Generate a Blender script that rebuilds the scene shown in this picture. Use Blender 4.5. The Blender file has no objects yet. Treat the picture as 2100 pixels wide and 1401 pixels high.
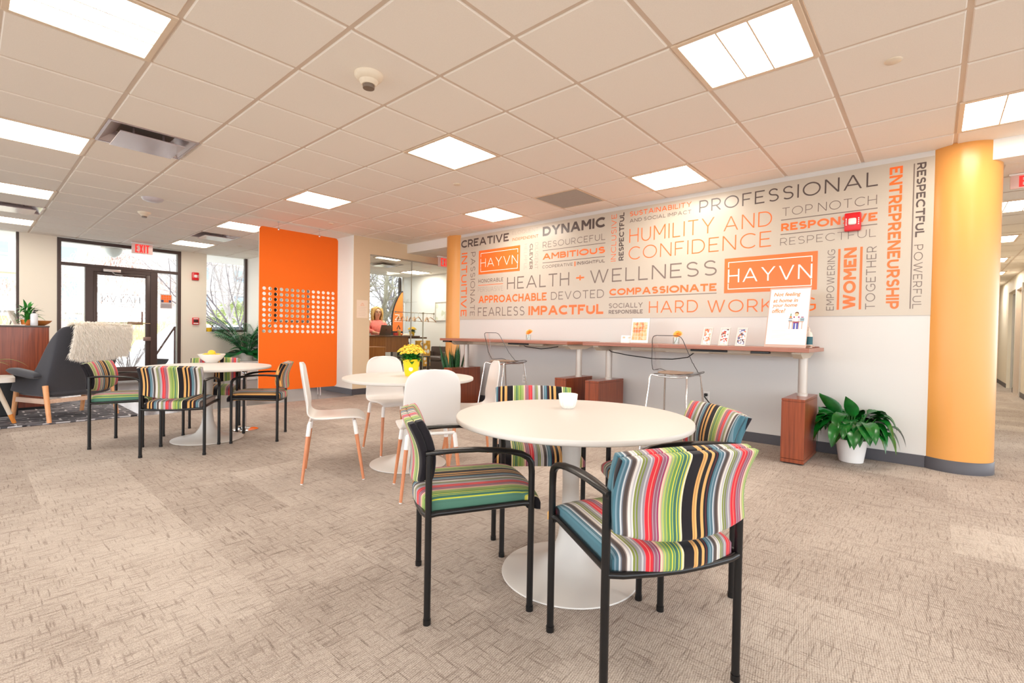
import bpy, bmesh, math, random
from mathutils import Vector, Matrix
from mathutils.geometry import tessellate_polygon
PI = math.pi
SC = bpy.context.scene
COL = SC.collection
H = 2.666            # main ceiling height
WX = 5.335           # mural wall plane
YE = 11.73           # entrance wall plane
TILE = 0.61
GX, GY = 1.953, 2.342  # one ceiling grid crossing

def S(r, g, b):
    def f(c):
        c /= 255.0
        return c / 12.92 if c <= 0.04045 else ((c + 0.055) / 1.055) ** 2.4
    return (f(r), f(g), f(b), 1.0)

# ------------------------------------------------------------------ camera
cam = bpy.data.cameras.new('camera')
cam.sensor_width = 36.0
cam.lens = 36.0 * 985.1 / 2100.0
cam.clip_start = 0.05
cam.clip_end = 400
camo = bpy.data.objects.new('camera', cam)
COL.objects.link(camo)
R = [[0.6589779660817286, -0.7519727671162074, 0.01688187591418335],
     [-0.0013488602959624493, -0.023625878894718233, -0.9997199599999761],
     [0.7521610338183505, 0.6587706545999494, -0.016583239830142732]]
m = Matrix(((R[0][0], -R[1][0], -R[2][0], 0), (R[0][1], -R[1][1], -R[2][1], 0), (R[0][2], -R[1][2], -R[2][2], 1.07), (0, 0, 0, 1)))
camo.matrix_world = m
SC.camera = camo
# ------------------------------------------------------------------ world, view
wd = bpy.data.worlds.new('daylight')
SC.world = wd
wd.use_nodes = True
wd.node_tree.nodes['Background'].inputs[0].default_value = (0.90, 0.95, 1.0, 1)
wd.node_tree.nodes['Background'].inputs[1].default_value = 3.1
SC.view_settings.view_transform = 'Standard'
SC.view_settings.look = 'None'
SC.view_settings.exposure = 0.62
SC.view_settings.gamma = 1.0
SC.view_settings.use_curve_mapping = False
SC.cycles.use_denoising = True
SC.cycles.max_bounces = 10
SC.cycles.diffuse_bounces = 6
SC.cycles.transparent_max_bounces = 16
SC.cycles.sample_clamp_indirect = 6
SC.cycles.caustics_reflective = False
SC.cycles.caustics_refractive = False
LAMP_COL = (1.0, 0.92, 0.81, 1)
LAMP_STR = 14.5

# ------------------------------------------------------------------ materials
MATS = {}
def nodes(name):
    mt = bpy.data.materials.new(name)
    mt.use_nodes = True
    nt = mt.node_tree
    return mt, nt, nt.nodes['Principled BSDF']

def mat(name, col, rough=0.5, metal=0.0, spec=0.5, noise=0.0, nscale=40, bump=0.0, coat=0.0, emit=0.0, trans=0.0, sheen=0.0):
    if name in MATS:
        return MATS[name]
    mt, nt, b = nodes(name)
    c = S(*col) if max(col) > 1.0 else tuple(col) + (1.0,)
    b.inputs['Base Color'].default_value = c
    b.inputs['Roughness'].default_value = rough
    b.inputs['Metallic'].default_value = metal
    b.inputs['Specular IOR Level'].default_value = spec
    b.inputs['Coat Weight'].default_value = coat
    b.inputs['Transmission Weight'].default_value = trans
    b.inputs['Sheen Weight'].default_value = sheen
    if emit:
        b.inputs['Emission Color'].default_value = c
        b.inputs['Emission Strength'].default_value = emit
    if noise or bump:
        tc = nt.nodes.new('ShaderNodeTexCoord')
        n = nt.nodes.new('ShaderNodeTexNoise')
        n.inputs['Scale'].default_value = nscale
        n.inputs['Detail'].default_value = 4
        nt.links.new(tc.outputs['Object'], n.inputs['Vector'])
        if noise:
            r = nt.nodes.new('ShaderNodeValToRGB')
            k0 = tuple(max(0, x * (1 - noise)) for x in c[:3]) + (1,)
            k1 = tuple(min(1, x * (1 + noise)) for x in c[:3]) + (1,)
            r.color_ramp.elements[0].color = k0
            r.color_ramp.elements[0].position = 0.3
            r.color_ramp.elements[1].color = k1
            r.color_ramp.elements[1].position = 0.7
            nt.links.new(n.outputs['Fac'], r.inputs['Fac'])
            nt.links.new(r.outputs['Color'], b.inputs['Base Color'])
        if bump:
            bp = nt.nodes.new('ShaderNodeBump')
            bp.inputs['Strength'].default_value = bump
            bp.inputs['Distance'].default_value = 0.01
            nt.links.new(n.outputs['Fac'], bp.inputs['Height'])
            nt.links.new(bp.outputs['Normal'], b.inputs['Normal'])
    MATS[name] = mt
    return mt

def N(nt, t, **kw):
    n = nt.nodes.new(t)
    for k, v in kw.items():
        setattr(n, k, v)
    return n

def math_n(nt, op, a, b=None):
    n = N(nt, 'ShaderNodeMath', operation=op)
    for i, x in enumerate((a, b)):
        if x is None:
            continue
        if isinstance(x, (int, float)):
            n.inputs[i].default_value = x
        else:
            nt.links.new(x, n.inputs[i])
    return n.outputs[0]

def wood(name, light, dark, axis='Z', rough=0.35, scale=1.0, coat=0.0):
    """veneer with the grain running along one axis"""
    if name in MATS:
        return MATS[name]
    mt, nt, b = nodes(name)
    tc = N(nt, 'ShaderNodeTexCoord')
    mp = N(nt, 'ShaderNodeMapping')
    st = {'X': (0.7, 26, 26), 'Y': (26, 0.7, 26), 'Z': (26, 26, 0.7)}[axis]
    mp.inputs['Scale'].default_value = tuple(s * scale for s in st)
    n = N(nt, 'ShaderNodeTexNoise')
    n.inputs['Scale'].default_value = 2.2
    n.inputs['Detail'].default_value = 6
    n.inputs['Roughness'].default_value = 0.65
    r = N(nt, 'ShaderNodeValToRGB')
    r.color_ramp.elements[0].color = S(*dark)
    r.color_ramp.elements[0].position = 0.32
    r.color_ramp.elements[1].color = S(*light)
    r.color_ramp.elements[1].position = 0.68
    nt.links.new(tc.outputs['Object'], mp.inputs['Vector'])
    nt.links.new(mp.outputs['Vector'], n.inputs['Vector'])
    nt.links.new(n.outputs['Fac'], r.inputs['Fac'])
    nt.links.new(r.outputs['Color'], b.inputs['Base Color'])
    b.inputs['Roughness'].default_value = rough
    b.inputs['Coat Weight'].default_value = coat
    MATS[name] = mt
    return mt

STRIPES = [((220, 46, 58), 9), ((240, 150, 135), 2), ((214, 52, 60), 6), ((170, 60, 84), 3), ((176, 160, 164), 2), ((150, 92, 112), 8), ((180, 168, 170), 2), ((158, 66, 104), 5), ((242, 205, 175), 5), ((232, 160, 150), 2),
           ((168, 186, 128), 5), ((206, 208, 84), 2), ((134, 162, 108), 8), ((202, 205, 72), 2), ((104, 148, 84), 7), ((226, 214, 80), 3), ((86, 140, 104), 5), ((196, 204, 76), 2), ((66, 112, 98), 9), ((200, 206, 72), 3), ((84, 128, 110), 5), ((214, 206, 84), 3), ((238, 226, 190), 5),
           ((24, 20, 26), 33), ((226, 170, 100), 5), ((186, 132, 76), 2), ((232, 180, 112), 6), ((26, 22, 26), 13), ((228, 174, 106), 9), ((26, 22, 26), 6), ((92, 34, 46), 3), ((30, 26, 34), 4),
           ((74, 116, 130), 7), ((124, 150, 162), 4), ((78, 110, 124), 6), ((196, 200, 202), 4), ((110, 112, 120), 3), ((82, 70, 66), 10), ((140, 124, 116), 3), ((226, 218, 210), 6), ((188, 184, 184), 4), ((230, 224, 218), 3), ((134, 142, 70), 6), ((160, 156, 152), 3),
           ((122, 134, 62), 4), ((150, 146, 148), 8), ((200, 196, 196), 4), ((160, 140, 150), 5), ((226, 150, 150), 2)]
def stripe_mat():
    mt, nt, b = nodes('striped fabric')
    tc = N(nt, 'ShaderNodeTexCoord')
    sx = N(nt, 'ShaderNodeSeparateXYZ')
    nt.links.new(tc.outputs['Object'], sx.inputs[0])
    at = N(nt, 'ShaderNodeAttribute', attribute_type='OBJECT', attribute_name='stripe_shift')
    y = math_n(nt, 'ADD', sx.outputs['Y'], at.outputs['Fac'])
    f = math_n(nt, 'FRACT', math_n(nt, 'MULTIPLY', y, -1 / 0.295))
    tot = float(sum(w for _, w in STRIPES))
    half = 24
    split = sum(w for _, w in STRIPES[:half]) / tot
    ramps = []
    for lo, hi in ((0, half), (half, len(STRIPES))):
        r = N(nt, 'ShaderNodeValToRGB')
        r.color_ramp.interpolation = 'CONSTANT'
        acc = float(sum(w for _, w in STRIPES[:lo]))
        for i, (c, w) in enumerate(STRIPES[lo:hi]):
            e = r.color_ramp.elements[i] if i < 2 else r.color_ramp.elements.new(acc / tot)
            e.position = acc / tot
            e.color = S(*c)
            acc += w
        nt.links.new(f, r.inputs['Fac'])
        ramps.append(r)
    rm = N(nt, 'ShaderNodeMix', data_type='RGBA')
    nt.links.new(math_n(nt, 'GREATER_THAN', f, split), rm.inputs[0])
    nt.links.new(ramps[0].outputs['Color'], rm.inputs[6])
    nt.links.new(ramps[1].outputs['Color'], rm.inputs[7])
    # thin threads inside each band
    wv = math_n(nt, 'SINE', math_n(nt, 'MULTIPLY', sx.outputs['Y'], 2 * PI / 0.0042))
    mx = N(nt, 'ShaderNodeMix', data_type='RGBA', blend_type='MULTIPLY')
    mx.inputs[0].default_value = 1.0
    tone = math_n(nt, 'ADD', math_n(nt, 'MULTIPLY', wv, 0.10), 0.94)
    cb = N(nt, 'ShaderNodeCombineColor')
    for i in range(3):
        nt.links.new(tone, cb.inputs[i])
    nt.links.new(rm.outputs[2], mx.inputs[6])
    nt.links.new(cb.outputs[0], mx.inputs[7])
    nt.links.new(mx.outputs[2], b.inputs['Base Color'])
    b.inputs['Roughness'].default_value = 0.85
    b.inputs['Sheen Weight'].default_value = 0.15
    b.inputs['Specular IOR Level'].default_value = 0.25
    return mt

def carpet_mat():
    mt, nt, b = nodes('woven carpet tile')
    tc = N(nt, 'ShaderNodeTexCoord')
    sx = N(nt, 'ShaderNodeSeparateXYZ')
    nt.links.new(tc.outputs['Object'], sx.inputs[0])
    cx = math_n(nt, 'FLOOR', math_n(nt, 'DIVIDE', math_n(nt, 'ADD', sx.outputs['X'], 0.2), 0.5))
    cy = math_n(nt, 'FLOOR', math_n(nt, 'DIVIDE', math_n(nt, 'ADD', sx.outputs['Y'], 0.1), 1.0))
    cv = N(nt, 'ShaderNodeCombineXYZ')
    nt.links.new(cx, cv.inputs[0]); nt.links.new(cy, cv.inputs[1])
    wn = N(nt, 'ShaderNodeTexWhiteNoise', noise_dimensions='3D')
    nt.links.new(cv.outputs[0], wn.inputs['Vector'])
    def lines(sc, lo, hi, seed):
        mp = N(nt, 'ShaderNodeMapping')
        mp.inputs['Scale'].default_value = sc
        ad = N(nt, 'ShaderNodeVectorMath', operation='MULTIPLY_ADD')
        ad.inputs[1].default_value = (seed, seed, seed)
        nt.links.new(wn.outputs['Color'], ad.inputs[0])
        nt.links.new(mp.outputs[0], ad.inputs[2])
        nt.links.new(tc.outputs['Object'], mp.inputs['Vector'])
        n = N(nt, 'ShaderNodeTexNoise')
        n.inputs['Scale'].default_value = 1.0
        n.inputs['Detail'].default_value = 3
        nt.links.new(ad.outputs[0], n.inputs['Vector'])
        mr = N(nt, 'ShaderNodeMapRange')
        mr.inputs['From Min'].default_value = lo
        mr.inputs['From Max'].default_value = hi
        nt.links.new(n.outputs['Fac'], mr.inputs['Value'])
        return mr.outputs[0]
    l1 = lines((8, 112, 1), 0.55, 0.70, 37.0)
    l2 = lines((112, 8, 1), 0.55, 0.70, 61.0)
    l3 = lines((30, 170, 1), 0.46, 0.70, 11.0)
    ln = math_n(nt, 'MAXIMUM', l1, l2)
    ln = math_n(nt, 'MAXIMUM', ln, math_n(nt, 'MULTIPLY', l3, 0.6))
    # fine loop weave
    wx = math_n(nt, 'SINE', math_n(nt, 'MULTIPLY', sx.outputs['X'], 2 * PI / 0.011))
    wy = math_n(nt, 'SINE', math_n(nt, 'MULTIPLY', math_n(nt, 'ADD', sx.outputs['Y'], math_n(nt, 'MULTIPLY', sx.outputs['X'], 0.5)), 2 * PI / 0.0075))
    wv = math_n(nt, 'MULTIPLY', wx, wy)
    big = N(nt, 'ShaderNodeTexNoise')
    big.inputs['Scale'].default_value = 1.3
    big.inputs['Detail'].default_value = 2
    nt.links.new(tc.outputs['Object'], big.inputs['Vector'])
    fac = math_n(nt, 'ADD', math_n(nt, 'MULTIPLY', ln, 0.36), math_n(nt, 'MULTIPLY', wv, 0.22))
    fac = math_n(nt, 'ADD', fac, math_n(nt, 'MULTIPLY', wn.outputs['Value'], 0.16))
    fac = math_n(nt, 'ADD', fac, math_n(nt, 'MULTIPLY', big.outputs['Fac'], 0.46))
    fn = N(nt, 'ShaderNodeTexNoise')
    fn.inputs['Scale'].default_value = 230
    fn.inputs['Detail'].default_value = 2
    nt.links.new(tc.outputs['Object'], fn.inputs['Vector'])
    fac = math_n(nt, 'ADD', fac, math_n(nt, 'MULTIPLY', math_n(nt, 'SUBTRACT', fn.outputs['Fac'], .5), 0.9))
    fac = math_n(nt, 'SUBTRACT', fac, 0.05)
    r = N(nt, 'ShaderNodeValToRGB')
    r.color_ramp.elements[0].color = S(208, 198, 188)
    r.color_ramp.elements[1].color = S(82, 71, 66)
    e = r.color_ramp.elements.new(0.45)
    e.color = S(161, 148, 138)
    nt.links.new(fac, r.inputs['Fac'])
    nt.links.new(r.outputs['Color'], b.inputs['Base Color'])
    b.inputs['Roughness'].default_value = 0.95
    b.inputs['Specular IOR Level'].default_value = 0.1
    bp = N(nt, 'ShaderNodeBump')
    bp.inputs['Strength'].default_value = 0.25
    bp.inputs['Distance'].default_value = 0.004
    nt.links.new(wv, bp.inputs['Height'])
    nt.links.new(bp.outputs['Normal'], b.inputs['Normal'])
    return mt

def plank_mat():
    mt, nt, b = nodes('grey vinyl plank')
    tc = N(nt, 'ShaderNodeTexCoord')
    br = N(nt, 'ShaderNodeTexBrick')
    br.inputs['Scale'].default_value = 1.0
    br.inputs['Brick Width'].default_value = 1.2
    br.inputs['Row Height'].default_value = 0.18
    br.inputs['Mortar Size'].default_value = 0.003
    br.inputs['Color1'].default_value = S(128, 116, 112)
    br.inputs['Color2'].default_value = S(108, 98, 96)
    br.inputs['Mortar'].default_value = S(84, 76, 74)
    nt.links.new(tc.outputs['Object'], br.inputs['Vector'])
    nt.links.new(br.outputs['Color'], b.inputs['Base Color'])
    b.inputs['Roughness'].default_value = 0.22
    return mt

def glass_mat(name, tint=(0.97, 0.985, 0.98), refl=0.06, k=0.5):
    if name in MATS:
        return MATS[name]
    mt = bpy.data.materials.new(name)
    mt.use_nodes = True
    nt = mt.node_tree
    nt.nodes.clear()
    out = N(nt, 'ShaderNodeOutputMaterial')
    tr = N(nt, 'ShaderNodeBsdfTransparent')
    tr.inputs[0].default_value = tint + (1,)
    gl = N(nt, 'ShaderNodeBsdfGlossy')
    gl.inputs['Roughness'].default_value = 0.02
    lw = N(nt, 'ShaderNodeLayerWeight')
    lw.inputs['Blend'].default_value = 0.25
    f = math_n(nt, 'ADD', math_n(nt, 'MULTIPLY', lw.outputs['Fresnel'], k), refl)
    mx = N(nt, 'ShaderNodeMixShader')
    nt.links.new(f, mx.inputs[0])
    nt.links.new(tr.outputs[0], mx.inputs[1])
    nt.links.new(gl.outputs[0], mx.inputs[2])
    nt.links.new(mx.outputs[0], out.inputs['Surface'])
    MATS[name] = mt
    return mt

def lamp_mat(name, col, strength):
    if name in MATS:
        return MATS[name]
    mt = bpy.data.materials.new(name)
    mt.use_nodes = True
    nt = mt.node_tree
    nt.nodes.clear()
    out = N(nt, 'ShaderNodeOutputMaterial')
    em = N(nt, 'ShaderNodeEmission')
    em.inputs[0].default_value = col
    em.inputs[1].default_value = strength
    nt.links.new(em.outputs[0], out.inputs['Surface'])
    MATS[name] = mt
    return mt

def patch_mat(name, cols, scale, rough=0.5):
    """blocks of several colours, like a printed snapshot"""
    if name in MATS:
        return MATS[name]
    mt, nt, b = nodes(name)
    tc = N(nt, 'ShaderNodeTexCoord')
    v = N(nt, 'ShaderNodeTexVoronoi')
    v.inputs['Scale'].default_value = scale
    nt.links.new(tc.outputs['Object'], v.inputs['Vector'])
    sp = N(nt, 'ShaderNodeSeparateColor')
    nt.links.new(v.outputs['Color'], sp.inputs[0])
    r = N(nt, 'ShaderNodeValToRGB')
    r.color_ramp.interpolation = 'CONSTANT'
    for i, c in enumerate(cols):
        e = r.color_ramp.elements[i] if i < 2 else r.color_ramp.elements.new(i / len(cols))
        e.position = i / len(cols)
        e.color = S(*c)
    nt.links.new(sp.outputs[0], r.inputs['Fac'])
    nt.links.new(r.outputs['Color'], b.inputs['Base Color'])
    b.inputs['Roughness'].default_value = rough
    MATS[name] = mt
    return mt

# ------------------------------------------------------------------ mesh helpers
def BM():
    return bmesh.new()

def _pre(bm, mi):
    return set(bm.faces) if mi else None
def _mi(bm, pre, mi):
    if mi:
        for f in bm.faces:
            if f not in pre:
                f.material_index = mi

def box(bm, lo, hi, bev=0.0, mi=0, M=None, seg=2):
    pre = _pre(bm, mi)
    was = set(bm.verts) if bev else None
    r = bmesh.ops.create_cube(bm, size=1.0)
    vs = r['verts']
    for v in vs:
        v.co = Vector([lo[i] + (v.co[i] + 0.5) * (hi[i] - lo[i]) for i in range(3)])
    if bev:
        es = list({e for v in vs for e in v.link_edges})
        bmesh.ops.bevel(bm, geom=es, offset=bev, segments=seg, affect='EDGES', profile=0.5)
        vs = [v for v in bm.verts if v not in was]
    if M is not None:
        for v in vs:
            v.co = M @ v.co
    _mi(bm, pre, mi)

def _frame(d):
    d = d.normalized()
    a = Vector((0, 0, 1)) if abs(d.z) < 0.9 else Vector((1, 0, 0))
    u = d.cross(a).normalized()
    return u, u.cross(d).normalized()

def tube(bm, pts, r, n=10, mi=0, caps=True, flat=None):
    """round (or, with flat, elliptical) tube along points; r one radius or one per point"""
    pre = _pre(bm, mi)
    P = [Vector(p) for p in pts]
    k = len(P)
    rs = r if isinstance(r, (list, tuple)) else [r] * k
    rings = []
    u = None
    for i in range(k):
        d = (P[min(i + 1, k - 1)] - P[max(i - 1, 0)])
        if d.length < 1e-9:
            d = Vector((0, 0, 1))
        d.normalize()
        if u is None:
            u, w = _frame(d)
        else:
            u = (u - d * u.dot(d))
            if u.length < 1e-6:
                u, w = _frame(d)
            u.normalize()
            w = u.cross(d).normalized()
        ring = []
        for j in range(n):
            a = 2 * PI * j / n
            ring.append(bm.verts.new(P[i] + u * (math.cos(a) * rs[i]) + w * (math.sin(a) * (flat[i] if flat else rs[i]))))
        rings.append(ring)
    for i in range(k - 1):
        for j in range(n):
            bm.faces.new((rings[i][j], rings[i][(j + 1) % n], rings[i + 1][(j + 1) % n], rings[i + 1][j]))
    if caps:
        bm.faces.new(list(reversed(rings[0])))
        bm.faces.new(rings[-1])
    _mi(bm, pre, mi)

def lathe(bm, prof, c=(0, 0, 0), n=32, mi=0, wob=None):
    pre = _pre(bm, mi)
    rings = []
    for (r, z) in prof:
        if r < 1e-6:
            rings.append([bm.verts.new((c[0], c[1], c[2] + z))])
        else:
            rr = []
            for j in range(n):
                a = 2 * PI * j / n
                q = r * (wob(a, z) if wob else 1.0)
                rr.append(bm.verts.new((c[0] + q * math.cos(a), c[1] + q * math.sin(a), c[2] + z)))
            rings.append(rr)
    for a, b in zip(rings, rings[1:]):
        for j in range(n):
            j2 = (j + 1) % n
            if len(a) == 1 and len(b) == 1:
                continue
            if len(a) == 1:
                bm.faces.new((a[0], b[j2], b[j]))
            elif len(b) == 1:
                bm.faces.new((a[j], a[j2], b[0]))
            else:
                bm.faces.new((a[j], a[j2], b[j2], b[j]))
    _mi(bm, pre, mi)

def poly_prism(bm, outer, holes, f0, f1, mi=0, side_mi=None):
    """2D outline with holes between two placements f0(u,v), f1(u,v)"""
    pre = set(bm.faces)
    loops = [outer] + list(holes)
    tris = tessellate_polygon([[Vector((p[0], p[1], 0)) for p in l] for l in loops])
    flat = [p for l in loops for p in l]
    A = [bm.verts.new(f0(*p)) for p in flat]
    B = [bm.verts.new(f1(*p)) for p in flat]
    for t in tris:
        try:
            bm.faces.new([A[i] for i in t])
            bm.faces.new([B[i] for i in reversed(t)])
        except ValueError:
            pass
    _mi(bm, pre, mi)
    pre1 = set(bm.faces)
    o = 0
    for l in loops:
        k = len(l)
        for i in range(k):
            j = (i + 1) % k
            bm.faces.new((A[o + i], A[o + j], B[o + j], B[o + i]))
        o += k
    _mi(bm, pre1, mi if side_mi is None else side_mi)
    bmesh.ops.recalc_face_normals(bm, faces=[f for f in bm.faces if f not in pre])

def rrect(x0, y0, x1, y1, r, n=6):
    pts = []
    for cx, cy, a0 in ((x1 - r, y1 - r, 0), (x0 + r, y1 - r, 90), (x0 + r, y0 + r, 180), (x1 - r, y0 + r, 270)):
        for i in range(n + 1):
            a = math.radians(a0 + 90 * i / n)
            pts.append((cx + r * math.cos(a), cy + r * math.sin(a)))
    return pts

def grid(bm, f, nu, nv, mi=0, closed_u=False):
    pre = _pre(bm, mi)
    V = [[bm.verts.new(f(i / nu, j / nv)) for j in range(nv + 1)] for i in range(nu if closed_u else nu + 1)]
    for i in range(nu):
        i2 = (i + 1) % nu if closed_u else i + 1
        for j in range(nv):
            bm.faces.new((V[i][j], V[i2][j], V[i2][j + 1], V[i][j + 1]))
    _mi(bm, pre, mi)

def pillow(bm, cen, nrm, ht, nu=24, nv=16, p=6, mi=0, sq=.5, rim=0.0):
    """cushion: centre surface cen(u,v), u,v in -1..1, puffed along nrm by ht; rim = share of the thickness kept at the edge"""
    pre = set(bm.faces)
    def prof(t):
        return math.copysign(math.sin(abs(t) * PI / 2) ** 0.9, t)
    top, bot = {}, {}
    for i in range(nu + 1):
        for j in range(nv + 1):
            u, v = prof(2 * i / nu - 1), prof(2 * j / nv - 1)
            c, n = Vector(cen(u, v)), Vector(nrm(u, v)).normalized()
            e = max(0.0, 1 - abs(u) ** p) * max(0.0, 1 - abs(v) ** p)
            h = (ht(u, v) if callable(ht) else ht) * (rim + (1 - rim) * e ** sq)
            top[i, j] = bm.verts.new(c + n * h)
            bot[i, j] = top[i, j] if (not rim and (i in (0, nu) or j in (0, nv))) else bm.verts.new(c - n * h)
    for i in range(nu):
        for j in range(nv):
            bm.faces.new((top[i, j], top[i + 1, j], top[i + 1, j + 1], top[i, j + 1]))
            q = (bot[i, j], bot[i, j + 1], bot[i + 1, j + 1], bot[i + 1, j])
            if len(set(q)) == 4:
                bm.faces.new(q)
    if rim:
        ring = [(i, 0) for i in range(nu)] + [(nu, j) for j in range(nv)] + [(i, nv) for i in range(nu, 0, -1)] + [(0, j) for j in range(nv, 0, -1)]
        for a, b in zip(ring, ring[1:] + ring[:1]):
            bm.faces.new((top[a], bot[a], bot[b], top[b]))
    bmesh.ops.recalc_face_normals(bm, faces=[f for f in bm.faces if f not in pre])
    _mi(bm, pre, mi)

def leaf(bm, base, d, up, length, width, droop, n=6, mi=0, shape=0.45, fold=0.25, tip=1.0):
    """one arching leaf blade"""
    pre = _pre(bm, mi)
    p = Vector(base)
    d = Vector(d).normalized()
    rows = []
    side = d.cross(Vector(up))
    if side.length < 1e-4:
        side = Vector((1, 0, 0))
    side.normalize()
    st = length / n
    for i in range(n + 1):
        t = i / n
        w = width * 0.5 * (math.sin(PI * min(1, t ** shape)) if t < 1 else 0) * tip + 0.0006
        nn = side.cross(d).normalized()
        rows.append((bm.verts.new(p - side * w + nn * w * fold), bm.verts.new(p), bm.verts.new(p + side * w + nn * w * fold)))
        d = (d + Vector((0, 0, -1)) * droop / n).normalized()
        p = p + d * st
    for a, b in zip(rows, rows[1:]):
        bm.faces.new((a[0], a[1], b[1], b[0]))
        bm.faces.new((a[1], a[2], b[2], b[1]))
    _mi(bm, pre, mi)

_TXT = {}
def text_geo(s, off=0.0, res=3, shear=0.0):
    k = (s, off, res, shear)
    if k in _TXT:
        return _TXT[k]
    cu = bpy.data.curves.new('t', 'FONT')
    cu.body = s
    cu.size = 1.0
    cu.offset = off
    cu.shear = shear
    cu.resolution_u = res
    cu.fill_mode = 'FRONT'
    o = bpy.data.objects.new('t', cu)
    COL.objects.link(o)
    dg = bpy.context.evaluated_depsgraph_get()
    me = bpy.data.meshes.new_from_object(o.evaluated_get(dg))
    vs = [(v.co.x, v.co.y) for v in me.vertices]
    fs = [tuple(p.vertices) for p in me.polygons]
    bpy.data.objects.remove(o)
    bpy.data.curves.remove(cu)
    bpy.data.meshes.remove(me)
    x0 = min(v[0] for v in vs); x1 = max(v[0] for v in vs)
    y0 = min(v[1] for v in vs); y1 = max(v[1] for v in vs)
    vs = [((v[0] - x0) / (x1 - x0), (v[1] - y0) / max(1e-6, y1 - y0)) for v in vs]
    _TXT[k] = (vs, fs, (x1 - x0) / max(1e-6, y1 - y0))
    return _TXT[k]

def text_aspect(s, off=0.0):
    return text_geo(s, off)[2]

def put_text(bm, s, place, off=0.0, mi=0, shear=0.0, res=3):
    """lettering filling the unit box, mapped by place(u,v)"""
    pre = _pre(bm, mi)
    vs, fs, _ = text_geo(s, off, res, shear)
    V = [bm.verts.new(place(u, v)) for u, v in vs]
    for f in fs:
        try:
            bm.faces.new([V[i] for i in f])
        except ValueError:
            pass
    _mi(bm, pre, mi)

def quad(bm, pts, mi=0):
    pre = _pre(bm, mi)
    bm.faces.new([bm.verts.new(p) for p in pts])
    _mi(bm, pre, mi)

def obj(name, bm, ms, parent=None, smooth=True, angle=40, **props):
    me = bpy.data.meshes.new(name)
    bm.to_mesh(me)
    bm.free()
    for mm in (ms if isinstance(ms, (list, tuple)) else [ms]):
        me.materials.append(mm)
    if smooth and len(me.polygons):
        me.polygons.foreach_set('use_smooth', [True] * len(me.polygons))
        me.set_sharp_from_angle(angle=math.radians(angle))
    o = bpy.data.objects.new(name, me)
    COL.objects.link(o)
    if parent:
        o.parent = parent
    for k, v in props.items():
        o[k] = v
    return o

def thing(name, label, cat, loc=(0, 0, 0), rz=0.0, group=None):
    o = bpy.data.objects.new(name, None)
    o.empty_display_size = 0.1
    COL.objects.link(o)
    o.location = loc
    o.rotation_euler = (0, 0, rz)
    o['label'] = label
    o['category'] = cat
    if group:
        o['group'] = group
    return o

def tag(o, label, cat, group=None, loc=None, rz=None):
    o['label'] = label
    o['category'] = cat
    if group:
        o['group'] = group
    if loc:
        o.location = loc
    if rz is not None:
        o.rotation_euler = (0, 0, rz)
    return o

def struct(name, bm, ms, smooth=False, parent=None, **kw):
    o = obj(name, bm, ms, parent, smooth=smooth, **kw)
    if not parent:
        o['kind'] = 'structure'
    return o

def dup(root, loc, rz, label, group=None):
    r = root.copy()
    COL.objects.link(r)
    r.location = loc
    r.rotation_euler = (0, 0, rz)
    r['label'] = label
    if group:
        r['group'] = group
    for ch in list(root.children):
        c = ch.copy()
        COL.objects.link(c)
        c.parent = r
        for g in list(ch.children):
            d = g.copy()
            COL.objects.link(d)
            d.parent = c
    return r

D = math.radians
# ------------------------------------------------------------------ geometric capitals drawn as strokes of even weight
def _arc(cx, cy, rx, ry, a0, a1, n=14):
    return [(cx + rx * math.cos(D(a0 + (a1 - a0) * k / n)), cy + ry * math.sin(D(a0 + (a1 - a0) * k / n))) for k in range(n + 1)]
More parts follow.
